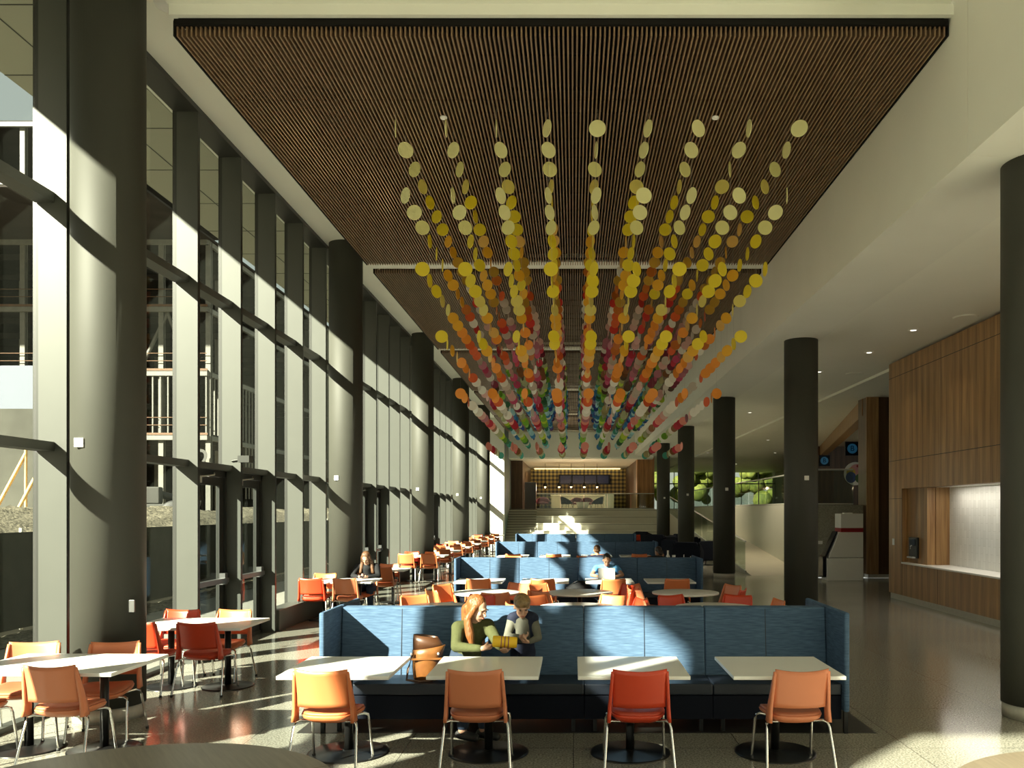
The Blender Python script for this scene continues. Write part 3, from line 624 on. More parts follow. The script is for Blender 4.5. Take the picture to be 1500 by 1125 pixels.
# ------------------------------------------------------------------ furniture prototypes
def chair(color):
    root = empty('dining_chair', (0, 0, 0)); sc_ = color + '_seat'
    mb = MB(); n = 28; rings = []
    def ring(sx, sy, z, sag=0):
        pts = []
        for i in range(n):
            a = 2 * PI * i / n; c, s_ = math.cos(a), math.sin(a); e = .42
            x = sx * abs(c) ** e * (1 if c > 0 else -1); y = sy * abs(s_) ** e * (1 if s_ > 0 else -1)
            pts.append((x * (1 - .10 * (y < 0) * abs(y / sy)), y, z - sag * (x / .23) ** 2 * 0 + .012 * (x / .23) ** 2 - (.03 * max(0, y / .22) ** 3)))
        return pts
    def stack(rs):
        mb = MB(); vs = [p for r in rs for p in r]; fs = []
        for j in range(len(rs) - 1):
            for i in range(n): fs.append((j * n + i, j * n + (i + 1) % n, (j + 1) * n + (i + 1) % n, (j + 1) * n + i))
        fs.append(tuple(range(n - 1, -1, -1))); fs.append(tuple((len(rs) - 1) * n + i for i in range(n)))
        return mb.add(vs, fs, True)
    stack([ring(.10, .10, .375), ring(.17, .16, .385), ring(.215, .205, .415), ring(.225, .215, .44), ring(.222, .212, .445)]).build('seat_shell', color, root)
    stack([ring(.215, .205, .445), ring(.22, .21, .452), ring(.212, .202, .468), ring(.17, .16, .472), ring(.08, .08, .466)]).build('seat', sc_, root)
    def fn(u, v):
        w = .205 + .004 * v; x = (2 * u - 1) * w; c = 1 - (2 * u - 1) ** 2
        y = -.215 - .035 * c - .06 * v ** 1.2; z = .525 + v * (.305 - .018 * c * v) - (1 - v) * .004 * c
        return (x, y, z), Vector((.28 * -(2 * u - 1), -1, -.2)).normalized()
    MB().sheet(fn, 14, 8, .013).build('backrest', color, root)
    for s_ in (-1, 1):
        def fl(u, v):
            z = .405 + v * .405; y = -.19 - .085 * max(0, (z - .50) / .33) + (u - .5) * (.10 - .085 * v); x = s_ * (.236 - .026 * v)
            return (x, y, z), (s_, 0, 0)
        MB().sheet(fl, 3, 8, .024).build('back_support', color, root)
    for s_ in (-1, 1):
        for pts in (([(s_ * .14, -.10, .385), (s_ * .215, -.14, .398), (s_ * .245, -.165, .385), (s_ * .252, -.18, .35), (s_ * .275, -.275, .012)]),
                    ([(s_ * .14, .12, .385), (s_ * .205, .15, .392), (s_ * .232, .165, .38), (s_ * .238, .175, .345), (s_ * .25, .235, .012)])):
            lg = MB().tube(pts, .0115, 8).build('leg', 'chrome', root)
            e = pts[-1]; MB().cyl(e[0], e[1], 0, .025, .015, 10).build('foot', 'rubber', lg)
    return Proto(root)
CH = {c: chair(c) for c in ('orange', 'salmon', 'red')}
GRP = 'dining chairs'
def put_chair(c, x, y, rz, label): return CH[c].put((x, y, 0), rz, label=label, cat='chair', group=GRP)
def table(kind):
    root = empty(kind, (0, 0, 0))
    if kind == 'square_table':
        MB().box(-.445, .445, -.45, .45, .712, .742).build('table_top', 'table_white', root, bevel=.004)
        cols = [(0, .04, .34)]
    elif kind == 'window_table':
        MB().box(-.655, .655, -.455, .455, .712, .742).build('table_top', 'table_white', root, bevel=.004); cols = [(-.33, 0, .29), (.33, 0, .29)]
    else:
        MB().lathe([(.50, .712), (.533, .716), (.535, .738), (.53, .742), (.1, .742)], n=56).build('table_top', 'table_white', root); cols = [(0, 0, .30)]
    for x, y, r in cols:
        MB().cyl(x, y, .02, .69, .036, 20).box(x - .15, x + .15, y - .03, y + .03, .69, .712).box(x - .03, x + .03, y - .15, y + .15, .69, .712).build('column', 'black_metal', root)
        MB().lathe([(r, 0), (r, .008), (r - .02, .013), (.06, .022), (.045, .03)], x, y, 48).build('base', 'black_metal', root)
    return Proto(root)
TB = {k: table(k) for k in ('square_table', 'window_table', 'round_table')}
# booth modules (front faces -Y); module width 1.19, backplane at local y 0
MW = 1.19
def booth_module(end=0):
    root = empty('booth_bench', (0, 0, 0)); w = MW / 2 - .0012
    def fn(u, v):
        x = (2 * u - 1) * w; z = .46 + v * .655; y = .0 + .075 * v
        return (x, y + .035, z), (0, -1, 0)
    bk = MB().add([(-w, -.02, .40), (w, -.02, .40), (w, .045, 1.10), (-w, .045, 1.10), (-w, .125, .12), (w, .125, .12), (w, .125, 1.10), (-w, .125, 1.10), (-w, .07, .12), (w, .07, .12), (w, .07, .40), (-w, .07, .40)],
        [(0, 1, 2, 3), (3, 2, 6, 7), (7, 6, 5, 4), (4, 5, 9, 8), (8, 9, 10, 11), (11, 10, 1, 0), (1, 10, 9, 5, 6, 2), (0, 3, 7, 4, 8, 11)]).build('backrest', 'blue_fabric', root, bevel=.018, seg=3)
    MB().box(-.003, .003, -.024, -.018, .42, .44).add([(-.003, -.0225, .44), (.003, -.0225, .44), (.003, .042, 1.085), (-.003, .042, 1.085), (-.003, -.01, .44), (.003, -.01, .44), (.003, .05, 1.085), (-.003, .05, 1.085)],
        [(0, 1, 2, 3), (3, 2, 6, 7), (7, 6, 5, 4), (4, 5, 1, 0), (1, 5, 6, 2), (0, 3, 7, 4)]).build('centre_seam', 'navy_vinyl', bk)
    MB().box(-w, w, -.47, -.02, .345, .45).build('seat', 'navy_vinyl', root, bevel=.015, seg=3)
    MB().box(-w, w, -.455, .06, .12, .34).build('base', 'navy_base', root, bevel=.008)
    for x in (-w + .1, w - .1):
        for y in (-.40, .03): MB().box(x - .018, x + .018, y - .018, y + .018, 0, .12).build('leg', 'black_metal', root)
    if end:
        x0, x1 = (w + .004, w + .054) if end > 0 else (-w - .054, -w - .004)
        MB().box(x0, x1, -.53, .125, .2, 1.115).build('side_panel', 'blue_fabric', root, bevel=.018, seg=3)
        MB().box((x0 + x1) / 2 - .018, (x0 + x1) / 2 + .018, -.5, -.46, 0, .2).build('leg', 'black_metal', root)
    return Proto(root)
BM = {e: booth_module(e) for e in (-1, 0, 1)}
ROWN = ['front', 'second', 'third', 'farthest']
BX = .10
for r_ in range(4):
    yb = 8.22 + P * r_
    for k in range(4):
        x = BX + MW * (k - 1.5)
        BM[{0: -1, 3: 1}.get(k, 0)].put((x, yb, 0), 0, label='blue high-backed booth bench facing the camera, %s row, %s from the left' % (ROWN[r_], ORD[k]), cat='booth', group='blue booth benches')
    for k in range(4):
        if k in (1, 2) and r_ > 1: continue
        x = BX + MW * (k - 1.5)
        BM[{0: 1, 3: -1}.get(k, 0)].put((x, yb + .256, 0), PI, label='blue booth bench facing away, behind the %s row, %s from the left' % (ROWN[r_], ORD[k]), cat='booth', group='blue booth benches')
    struct('floor_inlay_%d' % (r_ + 1), MB().box(-2.55, 2.79, 7.73 + P * r_, 9.2 + P * r_, 0, .003), 'dark_inlay', 'dark floor panel under the %s booth row' % ROWN[r_])
    for k in range(4):
        x = (-1.905, -.72, .48, 1.71)[k] if r_ == 0 else (-1.75, -.53, .67, 1.80)[k]
        if r_ == 3: continue
        TB['square_table'].put((x, 7.08 + P * r_, 0), 0, label='square white table at the %s booth row, %s from the left' % (ROWN[r_], ORD[k]), cat='table', group='square white tables')
# front row chairs
put_chair('orange', -1.93, 6.745, R(-4), 'orange chair with its back to the camera at the leftmost front booth table')
put_chair('salmon', -.762, 6.745, R(0), 'orange chair, back to the camera, at the front table where the red-haired woman sits')
put_chair('red', .508, 6.745, R(1), 'bright red-orange chair at the third front booth table from the left')
put_chair('salmon', 1.744, 6.745, R(4), 'orange chair with its back to the camera at the rightmost front booth table')
# behind: chairs at booth tables rows 2, 3
for r_ in (1, 2):
    for k, (x, c) in enumerate(((-1.73, 'orange'), (-.53, 'orange'), (.70, 'orange'), (1.87, 'orange'))):
        put_chair(c, x, 6.70 + P * r_, R((3, -6, 5, 0)[k]), 'orange chair at the %s square table of the %s booth row' % (ORD[k], ROWN[r_]))
# round tables
RT = [(-1.40, 13.5), (.10, 13.5), (1.80, 13.5), (-1.78, 11.45), (.05, 11.45), (1.92, 11.45)]
RTN = ['left table of the farther round row', 'middle table of the farther round row', 'right table of the farther round row', 'left table of the nearer round row', 'middle table of the nearer round row', 'right table of the nearer round row']
for (x, y), n_ in zip(RT, RTN): TB['round_table'].put((x, y, 0), 0, label='round white table, ' + n_, cat='table', group='round white tables')
def around(x, y, a, c, n_, d=.60, tw=0):
    "chair at angle a (deg) from the table centre, facing it"
    an = R(a); px, py = x + d * math.cos(an), y + d * math.sin(an)
    return put_chair(c, px, py, an + PI / 2 + R(tw), n_)
PL = {45: 'back right', 135: 'back left', 225: 'front left', 315: 'front right', 180: 'left', 0: 'right', 90: 'back', 270: 'front', 160: 'left', 200: 'left', 20: 'right'}
spec = [(0, [(150, 'orange'), (208, 'orange'), (285, 'salmon'), (58, 'salmon'), (330, 'orange')]),
        (1, [(140, 'orange'), (225, 'salmon'), (30, 'red'), (335, 'red')]),
        (2, [(150, 'orange'), (205, 'salmon'), (25, 'salmon'), (335, 'red')]),
        (3, [(125, 'orange'), (60, 'red'), (250, 'orange')]),
        (4, [(130, 'orange'), (55, 'orange'), (15, 'red'), (200, 'orange')]),
        (5, [(125, 'red'), (170, 'salmon'), (60, 'red'), (10, 'orange')])]
def side(a): 
    a %= 360
    return 'right side' if a <= 20 or a >= 340 else 'back right' if a < 80 else 'back' if a < 100 else 'back left' if a < 165 else 'left side' if a < 195 else 'front left' if a < 265 else 'front' if a < 275 else 'front right'
for t_, lst in spec:
    for a, c in lst:
        n_ = {'orange': 'orange', 'salmon': 'orange', 'red': 'red-orange'}[c]
        around(RT[t_][0], RT[t_][1], a, c, '%s chair on the %s of the %s' % (n_, side(a), RTN[t_]), .66, random.uniform(-8, 8))
# tables and chairs in the third bay (tops just visible)
for k, (x, y) in enumerate(((-1.4, 21.9), (.5, 21.9), (2.1, 21.9))):
    TB['round_table'].put((x, y, 0), 0, label='round white table between the second and third booth rows, %s from the left' % ORD[k], cat='table', group='round white tables')
    put_chair('orange', x - .2, y + .66, R(180), 'orange chair behind the %s round table before the third booth row' % ORD[k])
# window tables
WT = [6.75 + .455, 9.34 + .455]
rowy = [(6.77, 'nearest'), (9.34, 'second'), (15.36, 'third'), (18.3, 'fourth'), (24.1, 'fifth'), (26.9, 'sixth'), (29.9, 'seventh'), (32.8, 'eighth'), (35.6, 'ninth'), (38.6, 'tenth'), (41.5, 'eleventh'), (44.3, 'twelfth')]
cc = ['orange', 'salmon', 'orange', 'salmon', 'red', 'orange']
for i, (y, nm) in enumerate(rowy):
    yc = y + .455; xc = -4.36
    TB['window_table'].put((xc, yc, 0), R(-1.5) if i == 0 else 0, label='long white table by the window wall, %s from the camera' % nm, cat='table', group='white tables along the windows')
    pos = [(-.42, -1, 'near left'), (.22, -1, 'near right'), (-.5, 1, 'far left'), (.13, 1, 'far right')]
    if i == 0: pos = [(-.62, -1, 'near left'), (.21, -1, 'near right'), (-.62, 1, 'far left'), (.13, 1, 'far right')]
    for j, (dx, sd, pn) in enumerate(pos):
        c = cc[(i * 3 + j * 2) % 6] if i > 1 else ('salmon' if i == 0 else ('red', 'red', 'red', 'orange')[j])
        if i == 2: c = ('red', 'salmon', 'orange', 'orange')[j]
        cy = yc + sd * (.30 if sd < 0 else .36)
        if i == 2 and j == 3: dx, cy = .28, yc + .50
        put_chair(c, xc + dx, cy, (0 if sd < 0 else PI) + R(random.uniform(-7, 7) + (12 if i == 0 and sd > 0 else 0)), '%s chair at the %s seat of the %s window table' % ('red-orange' if c == 'red' else 'orange', pn, nm))
for i, (y, x) in enumerate(((43.2, 3.2),)):
    put_chair('red', x, y, 0, 'red chair alone right of the farthest booth row')
# big wooden round tables in the foreground
for x, y, r, lab, rz in ((-2.07, 3.74, .99, 'large round brown wood table at the bottom left corner', 35), (2.70, 3.60, 1.0, 'large round wood table at the bottom right corner', 0)):
    o = empty('wood_table', (x, y, 0), R(rz), label=lab, cat='table', group='large round wood tables')
    for sd in (-1, 1):
        n = 40; pts = [(r * math.cos(PI * i / n), r * math.sin(PI * i / n) * 1) for i in range(n + 1)]
        pts = [(a, b_ + .0012) if sd > 0 else (-a, -b_ - .0012) for a, b_ in pts]
        MB().prism(pts, .708, .742).build('table_top', 'table_wood', o, bevel=.003)
    MB().cyl(0, 0, .03, .70, .06, 24).box(-.4, .4, -.05, .05, .68, .707).build('column', 'black_metal', o)
    MB().lathe([(.40, 0), (.40, .01), (.07, .035)], n=40).build('base', 'black_metal', o)
# dark lounge chairs on the right
def wing_chair():
    root = empty('high_lounge_chair', (0, 0, 0))
    MB().box(-.38, .38, -.35, .35, .18, .44).build('seat', 'navy_vinyl', root, bevel=.05, seg=3)
    MB().prism([(-.48, .2), (.48, .2), (.53, .62), (.38, .93), (-.38, .93), (-.53, .62)], .30, .42, 'y').build('backrest', 'navy_base', root, bevel=.04, seg=3)
    for s_ in (-1, 1): MB().prism([(-.35, .2), (.36, .2), (.40, .88), (.1, .80), (-.35, .58)], s_ * .42, s_ * .50, 'x').build('wing', 'navy_base', root, bevel=.02)
    MB().cyl(0, 0, .03, .18, .05, 14).lathe([(.3, 0), (.3, .015), (.05, .03)], n=28).build('base', 'silver', root)
    return Proto(root)
WC = wing_chair()
for k, (x, y, a) in enumerate(((4.15, 30.3, 160), (4.95, 31.6, 200), (4.0, 32.4, 120), (5.0, 36.3, 170), (3.95, 37.2, 230), (4.9, 38.6, 100), (4.0, 40.1, 160), (5.0, 41.0, 210), (3.9, 45.4, 140))):
    WC.put((x, y, 0), R(a), label='dark navy high-backed lounge chair by the right columns, %s from the camera' % ORD[k], cat='lounge chair', group='dark lounge chairs')
# white bottles / menu stands on a table behind the second booth
TB['square_table'].put((2.45, 20.0, 0), 0, label='small white table behind the right end of the second booth row', cat='table', group='square white tables')
for k, (dx, h, w) in enumerate(((-.2, .36, .05), (-.06, .25, .09), (.18, .26, .022), (.34, .22, .02))):
    tag(MB().lathe([(w, 0), (w, h * .6), (w * .45, h * .75), (w * .45, h)], n=16).build('white_bottle', 'white_plastic', loc=(2.45 + dx, 20, .742)), label='white bottle on the table behind the second booth row, %s from the left' % ORD[k], cat='bottle', group='white bottles')

# ------------------------------------------------------------------ people
def bake(mb, name, material, parent, voxel=.012, smooth=6, factor=.5):
    o = mb.build(name, material, None)
    r = o.modifiers.new('r', 'REMESH'); r.mode = 'VOXEL'; r.voxel_size = voxel; r.use_smooth_shade = True
    s = o.modifiers.new('s', 'SMOOTH'); s.factor = factor; s.iterations = smooth
    dg = bpy.context.evaluated_depsgraph_get(); dg.update()
    me = bpy.data.meshes.new_from_object(o.evaluated_get(dg)); me.name = name
    if not me.materials: me.materials.append(M[material])
    o.modifiers.clear(); old = o.data; o.data = me; bpy.data.meshes.remove(old)
    for p in me.polygons: p.use_smooth = True
    if parent: o.parent = parent
    return o
def V(*a): return Vector(a)
def head(mb, c, yaw, pitch, s=1.0):
    "adds a head to mb; c = head centre, yaw: direction faced (0 = -Y), pitch down positive. returns placer"
    m = Euler((R(pitch), 0, R(yaw)), 'XYZ').to_matrix()
    f = lambda x, y, z: V(*c) + m @ (V(x, y, z) * s)
    rot = m.to_euler()
    mb.ell(f(0, .012, .025), [a * s for a in (.077, .096, .095)], rot)
    mb.ell(f(0, -.02, -.045), [a * s for a in (.058, .068, .070)], rot)
    mb.ell(f(0, -.062, -.092), [a * s for a in (.022, .018, .018)], rot)           # chin
    mb.cap(f(0, -.086, .012), .009 * s, f(0, -.107, -.026), .0135 * s)             # nose
    mb.ell(f(0, -.086, .028), [a * s for a in (.045, .010, .010)], rot)             # brow
    for q in (-1, 1): mb.ell(f(q * .078, .008, -.01), [a * s for a in (.010, .018, .030)], rot); mb.ell(f(q * .036, -.068, -.02), [a * s for a in (.022, .018, .02)], rot)
    mb.ell(f(0, -.086, -.056), [a * s for a in (.024, .010, .010)], rot)
    return f, rot
def face(f, rot, parent, s=1.0):
    for q in (-1, 1):
        MB().ell(f(q * .031, -.083, .006), [a * s for a in (.0125, .007, .006)], rot, 12, 8).build('eye', 'eye', parent)
        MB().ell(f(q * .032, -.092, .029), [a * s for a in (.017, .005, .004)], rot, 10, 6).build('eyebrow', 'hair_brown', parent)
    MB().ell(f(0, -.096, -.056), [a * s for a in (.021, .006, .007)], rot, 12, 6).build('mouth', 'lips', parent)
def hand(mb, w, d, n, s=1., curl=.5, right=1):
    "w wrist, d direction, n palm normal (fingers curl towards n)"
    w, d, n = V(*w), V(*d).normalized(), V(*n).normalized(); a = d.cross(n).normalized() * right; n = (a.cross(d) * right).normalized()
    mb.cap(w, .026 * s, w + d * .075 * s, .030 * s)
    mb.ell(w + d * .055 * s + a * .012 * s, (.036 * s, .036 * s, .030 * s))
    for i, l in enumerate((.070, .080, .074, .058)):
        b = w + d * .085 * s + a * (.030 - .020 * i) * s
        p = b; ang = 0
        for j in range(3):
            ang += curl * (.6, 1., .8)[j]; q = p + (d * math.cos(ang) + n * math.sin(ang)) * l * s * (.45, .32, .23)[j]
            mb.cap(p, (.0095, .0085, .0078)[j] * s, q, (.0085, .0078, .007)[j] * s, 10); p = q
    t0 = w + d * .03 * s + a * .025 * s; t1 = t0 + (a * .8 + d * .6 + n * .3).normalized() * .04 * s; t2 = t1 + (a * .25 + d * .9 + n * .5).normalized() * .032 * s
    mb.cap(t0, .014 * s, t1, .011 * s, 10); mb.cap(t1, .011 * s, t2, .009 * s, 10)
def limb(mb, pts, rs):
    for i in range(len(pts) - 1): mb.cap(pts[i], rs[i], pts[i + 1], rs[i + 1])
def person(name_label, hc, yaw, pitch, neck, chest, pelvis, sh, arms, legs, skin, top, bottom, sleeves='long', s=1.0, hs=1.0, voxel=.010, finger_curl=.5, hands=None, shoe=True):
    """sh: (left, right) shoulders; arms: [(elbow, wrist, hand dir, normal)]*2; legs: [(hip, knee, ankle)]*2"""
    root = tag(bpy.data.objects.new('person', None), label=name_label, cat='person'); COL.objects.link(root); root.location = (pelvis[0], pelvis[1], 0)
    bpy.context.view_layer.update()
    inv = -V(*root.location)
    T = lambda p: V(*p) + inv
    hc, neck, chest, pelvis = T(hc), T(neck), T(chest), T(pelvis); sh = [T(p) for p in sh]
    arms = [(T(e), T(w), d, n) for e, w, d, n in arms]; legs = [tuple(T(p) for p in l) for l in legs]
    b = MB(); f, rot = head(b, hc, yaw, pitch, hs)
    b.cap(neck - V(0, 0, .02), .052 * s, hc + V(0, 0, -.04 * hs), .048 * s)
    def trunk(mb, g):
        mb.cap(pelvis, (.135 + g) * s, chest, (.125 + g) * s); mb.cap(chest, (.125 + g) * s, neck - V(0, 0, .09) * s, (.085 + g) * s)
        mb.cap(sh[0], (.052 + g) * s, sh[1], (.052 + g) * s); mb.cap(sh[0], (.045 + g) * s, neck - V(0, 0, .02) * s, (.048 + g * .6) * s); mb.cap(sh[1], (.045 + g) * s, neck - V(0, 0, .02) * s, (.048 + g * .6) * s)
        for q in (0, 1): mb.cap(sh[q], (.05 + g) * s, chest, (.10 + g) * s)
    trunk(b, 0)
    for q in (0, 1):
        e, w, d, n = arms[q]; limb(b, [sh[q], e, w], [.048 * s, .038 * s, .025 * s]); hand(b, w, d, n, s * .95, finger_curl, 1 if q else -1)
        limb(b, list(legs[q]), [.085 * s, .055 * s, .038 * s])
    body = bake(b, 'body', skin, root, voxel, 3, .4)
    face(f, rot, root, hs)
    t = MB(); trunk(t, .014)
    for q in (0, 1):
        e, w = arms[q][:2]
        if sleeves == 'long': limb(t, [sh[q], e, w + (e - w) * .08], [.062 * s, .051 * s, .035 * s])
        else: t.cap(sh[q], .066 * s, sh[q] + (e - sh[q]) * .45, .060 * s)
    bake(t, 'top', top, root, voxel * 1.2, 4)
    p_ = MB(); p_.cap(pelvis - V(0, 0, .02), .152 * s, pelvis + V(0, 0, .06) * s, .150 * s)
    for q in (0, 1): h, k, a = legs[q]; limb(p_, [h, k, a + (k - a) * .1], [.10 * s, .07 * s, .052 * s])
    bake(p_, 'trousers', bottom, root, voxel * 1.4, 4)
    if shoe:
        fw = Euler((0, 0, R(yaw))).to_matrix() @ V(0, -1, 0)
        for q in (0, 1):
            a = legs[q][2]; MB().cap(V(a.x, a.y, a.z - .03 * s) - fw * .03 * s, .042 * s, V(a.x, a.y, a.z - .04 * s) + fw * .14 * s, .036 * s).build('shoe', 'rubber', root)
    return root, f, rot
# mother, three-quarter facing right
root, f, rot = person('woman with long red hair and olive green top seated at the front booth', (-.905, 7.905, 1.125), 62, 22,
    (-.965, 7.95, 1.0), (-1.0, 7.96, .80), (-1.03, 7.95, .60), [(-.82, 8.04, .955), (-1.08, 7.86, .955)],
    [((-.70, 7.86, .80), (-.63, 7.665, .785), (.02, -1, .0), (0, .1, 1)), ((-1.075, 7.70, .80), (-.83, 7.60, .80), (1, .02, .25), (0, .5, 1))],
    [((-.93, 7.92, .56), (-.80, 7.50, .56), (-.80, 7.46, .1)), ((-1.06, 7.86, .56), (-.98, 7.46, .56), (-.98, 7.42, .1))],
    'skin', 'olive_knit', 'denim', voxel=.009, finger_curl=.42)
hb = MB()
hb.ell(f(0, .028, .038), (.089, .100, .098), rot); hb.ell(f(0, .075, -.03), (.078, .06, .10), rot)
for q in (-1, 1):
    hb.cap(f(q * .070, -.015, .03), .030, f(q * .088, .01, -.10), .034); 
    e0 = f(q * .088, .012, -.10); e1 = e0 + V(.02, -.015, -.15); e2 = e1 + V(.025, -.01, -.14)
    hb.cap(e0, .038, e1, .046); hb.cap(e1, .046, e2, .026)
hb.cap(f(0, .09, -.05), .07, f(0, .09, -.05) + V(-.01, .02, -.22), .055)
h = bake(hb, 'hair', 'hair_red', root, .009, 4); 
c = empty('yellow_container', (-.62, 7.60, .862), label='yellow round container with purple stripes held by the red-haired woman', cat='container')
c.rotation_euler = (0, R(-86), R(4))
MB().lathe([(.044, -.11), (.050, -.10), (.052, .10), (.046, .11), (.040, .112)], n=28).build('tub', 'yellow_tub', c)
for k in range(3): q = MB().lathe([(.0535, -.035 + .032 * k), (.0538, -.028 + .032 * k)], n=28).build('stripe', 'purple', c)
# boy kneeling on the seat
root, f, rot = person('small blond boy in a grey shirt and navy vest kneeling on the front booth seat', (-.485, 7.915, 1.145), 12, 28,
    (-.48, 7.975, 1.055), (-.48, 7.985, .90), (-.48, 7.99, .76), [(-.375, 7.97, 1.01), (-.585, 7.96, 1.01)],
    [((-.33, 7.87, .86), (-.41, 7.80, .83), (-1, -.2, .2), (0, .3, 1)), ((-.62, 7.86, .87), (-.50, 7.79, .88), (1, -.2, .1), (0, .3, 1))],
    [((-.43, 7.99, .72), (-.42, 7.93, .515), (-.42, 8.10, .50)), ((-.53, 7.99, .72), (-.54, 7.93, .515), (-.54, 8.10, .50))],
    'skin', 'grey_shirt', 'navy_cloth', s=.74, hs=.90, voxel=.008, finger_curl=.8, shoe=False)
hb = MB(); hb.ell(f(0, .02, .052), (.082, .098, .075), rot); hb.ell(f(0, -.045, .080), (.068, .045, .038), rot); hb.ell(f(0, .06, 0), (.07, .05, .07), rot)
bake(hb, 'hair', 'hair_blond', root, .008, 4)
vb = MB(); o_ = -V(*root.location)
for q in (-1, 1):
    vb.cap(V(-.48 + q * .095, 7.96, 1.03) + o_, .058, V(-.48 + q * .03, 7.97, 1.065) + o_, .045)
    vb.cap(V(-.48 + q * .085, 7.955, 1.02) + o_, .048, V(-.48 + q * .085, 7.965, .86) + o_, .055)
vb.cap(V(-.48, 8.05, 1.02) + o_, .06, V(-.48, 8.05, .86) + o_, .07)
bake(vb, 'vest', 'navy_cloth', root, .009, 4)
# woman at the third window table
root, f, rot = person('woman with long brown hair in black reading at the third window table', (-4.05, 16.40, 1.125), -4, 38,
    (-4.05, 16.50, 1.01), (-4.06, 16.58, .80), (-4.06, 16.62, .56), [(-3.87, 16.52, .955), (-4.24, 16.52, .955)],
    [((-3.80, 16.36, .78), (-3.97, 16.18, .775), (-.8, -.6, .1), (0, .3, 1)), ((-4.30, 16.36, .78), (-4.13, 16.18, .775), (.8, -.6, .1), (0, .3, 1))],
    [((-3.97, 16.58, .54), (-3.93, 16.20, .53), (-3.90, 16.16, .1)), ((-4.14, 16.58, .54), (-4.18, 16.20, .53), (-4.18, 16.16, .1))],
    'skin', 'black_knit', 'denim', voxel=.012, finger_curl=.8)
hb = MB(); hb.ell(f(0, .025, .038), (.088, .100, .095), rot); o_ = V(0, 0, 0)
for q in (-1, 1): hb.cap(f(q * .07, -.01, .03), .030, f(q * .09, -.0, -.1), .035); hb.cap(f(q * .09, 0, -.1), .038, f(q * .09, 0, -.1) + V(q * .03, -.02, -.20), .035)
hb.cap(f(0, .08, -.03), .07, f(0, .08, -.03) + V(0, .05, -.16), .06)
bake(hb, 'hair', 'hair_brown', root, .011, 4)
tag(MB().box(-.04, .04, -.075, .075, 0, .01).build('phone', 'screen_black', loc=(-4.05, 16.12, .80)), label='dark phone in the hands of the woman at the third window table', cat='phone').rotation_euler.x = R(25)
# woman with laptop at the second booth
root, f, rot = person('woman with dark hair in a blue tee working at a silver laptop', (.66, 16.60, 1.07), 0, 30,
    (.66, 16.70, .96), (.66, 16.78, .78), (.66, 16.72, .58), [(.86, 16.70, .91), (.46, 16.70, .91)],
    [((.96, 16.45, .79), (.80, 16.17, .775), (-.4, -.9, -.1), (0, 0, -1)), ((.36, 16.45, .79), (.50, 16.17, .775), (.4, -.9, -.1), (0, 0, -1))],
    [((.75, 16.65, .55), (.78, 16.28, .55), (.78, 16.24, .1)), ((.57, 16.65, .55), (.52, 16.28, .55), (.52, 16.24, .1))],
    'skin_tan', 'blue_tee', 'navy_cloth', sleeves='short', voxel=.012, finger_curl=.3)
hb = MB(); hb.ell(f(0, .028, .045), (.084, .098, .085), rot); hb.ell(f(0, .125, .05), (.04, .04, .04), rot)
bake(hb, 'hair', 'hair_black', root, .011, 4)
mat('laptop_shell', (.34, .34, .33), .4)
lp = empty('laptop', (.63, 15.98, .742), label='silver laptop open in front of the woman in blue', cat='laptop')
MB().box(-.16, .16, -.02, .20, 0, .014).build('keyboard_base', 'laptop_shell', lp, bevel=.004)
sc_ = MB().box(-.16, .16, -.004, .004, 0, .215).build('lid', 'laptop_shell', lp, bevel=.003, loc=(0, -.022, .012)); sc_.rotation_euler.x = R(12)
q = MB().ell((0, -.005, .11), (.014, .002, .016), nu=12, nv=8).ell((.004, -.005, .13), (.004, .002, .006), nu=8, nv=6).build('logo', 'grey_plastic', sc_)
# two people behind the second booth
root, f, rot = person('man with short brown hair seen from behind beyond the second booth', (.55, 19.55, 1.13), 180, 12,
    (.55, 19.50, 1.0), (.55, 19.45, .78), (.55, 19.42, .58), [(.36, 19.48, .95), (.74, 19.48, .95)],
    [((.30, 19.6, .78), (.42, 19.85, .80), (.2, 1, 0), (0, 0, -1)), ((.80, 19.6, .78), (.68, 19.85, .80), (-.2, 1, 0), (0, 0, -1))],
    [((.46, 19.45, .54), (.44, 19.85, .53), (.44, 19.88, .1)), ((.64, 19.45, .54), (.66, 19.85, .53), (.66, 19.88, .1))],
    'skin_tan', 'navy_cloth', 'denim', voxel=.014)
hb = MB(); hb.ell(f(0, .022, .04), (.082, .098, .085), rot); hb.ell(f(0, .06, -.02), (.066, .045, .05), rot); bake(hb, 'hair', 'hair_brown', root, .012, 4)
put_chair('red', .55, 19.42, 0, 'red-orange chair under the man with short brown hair')
root, f, rot = person('person with dark hair bending over beyond the right end of the second booth', (1.98, 19.60, 1.09), -150, 30,
    (1.95, 19.50, .98), (1.93, 19.45, .78), (1.93, 19.42, .58), [(1.75, 19.48, .93), (2.12, 19.46, .93)],
    [((1.72, 19.62, .78), (1.84, 19.85, .80), (.2, 1, 0), (0, 0, -1)), ((2.22, 19.60, .80), (2.12, 19.80, .95), (-.2, .4, 1), (-1, 0, 0))],
    [((1.84, 19.45, .54), (1.82, 19.85, .53), (1.82, 19.88, .1)), ((2.02, 19.45, .54), (2.04, 19.85, .53), (2.04, 19.88, .1))],
    'skin_tan', 'black_knit', 'denim', voxel=.014)
hb = MB(); hb.ell(f(0, .022, .035), (.086, .100, .09), rot); hb.ell(f(0, .07, -.05), (.072, .055, .08), rot); bake(hb, 'hair', 'hair_black', root, .012, 4)
put_chair('orange', 1.93, 19.42, 0, 'orange chair under the dark-haired person beyond the second booth')
for k, x in enumerate((.75, 1.55)): TB['square_table'].put((x if k else .55, 20.3 if k else 20.3, 0), 0, label='square white table in front of the %s' % ('man with short brown hair' if not k else 'dark-haired person'), cat='table', group='square white tables')
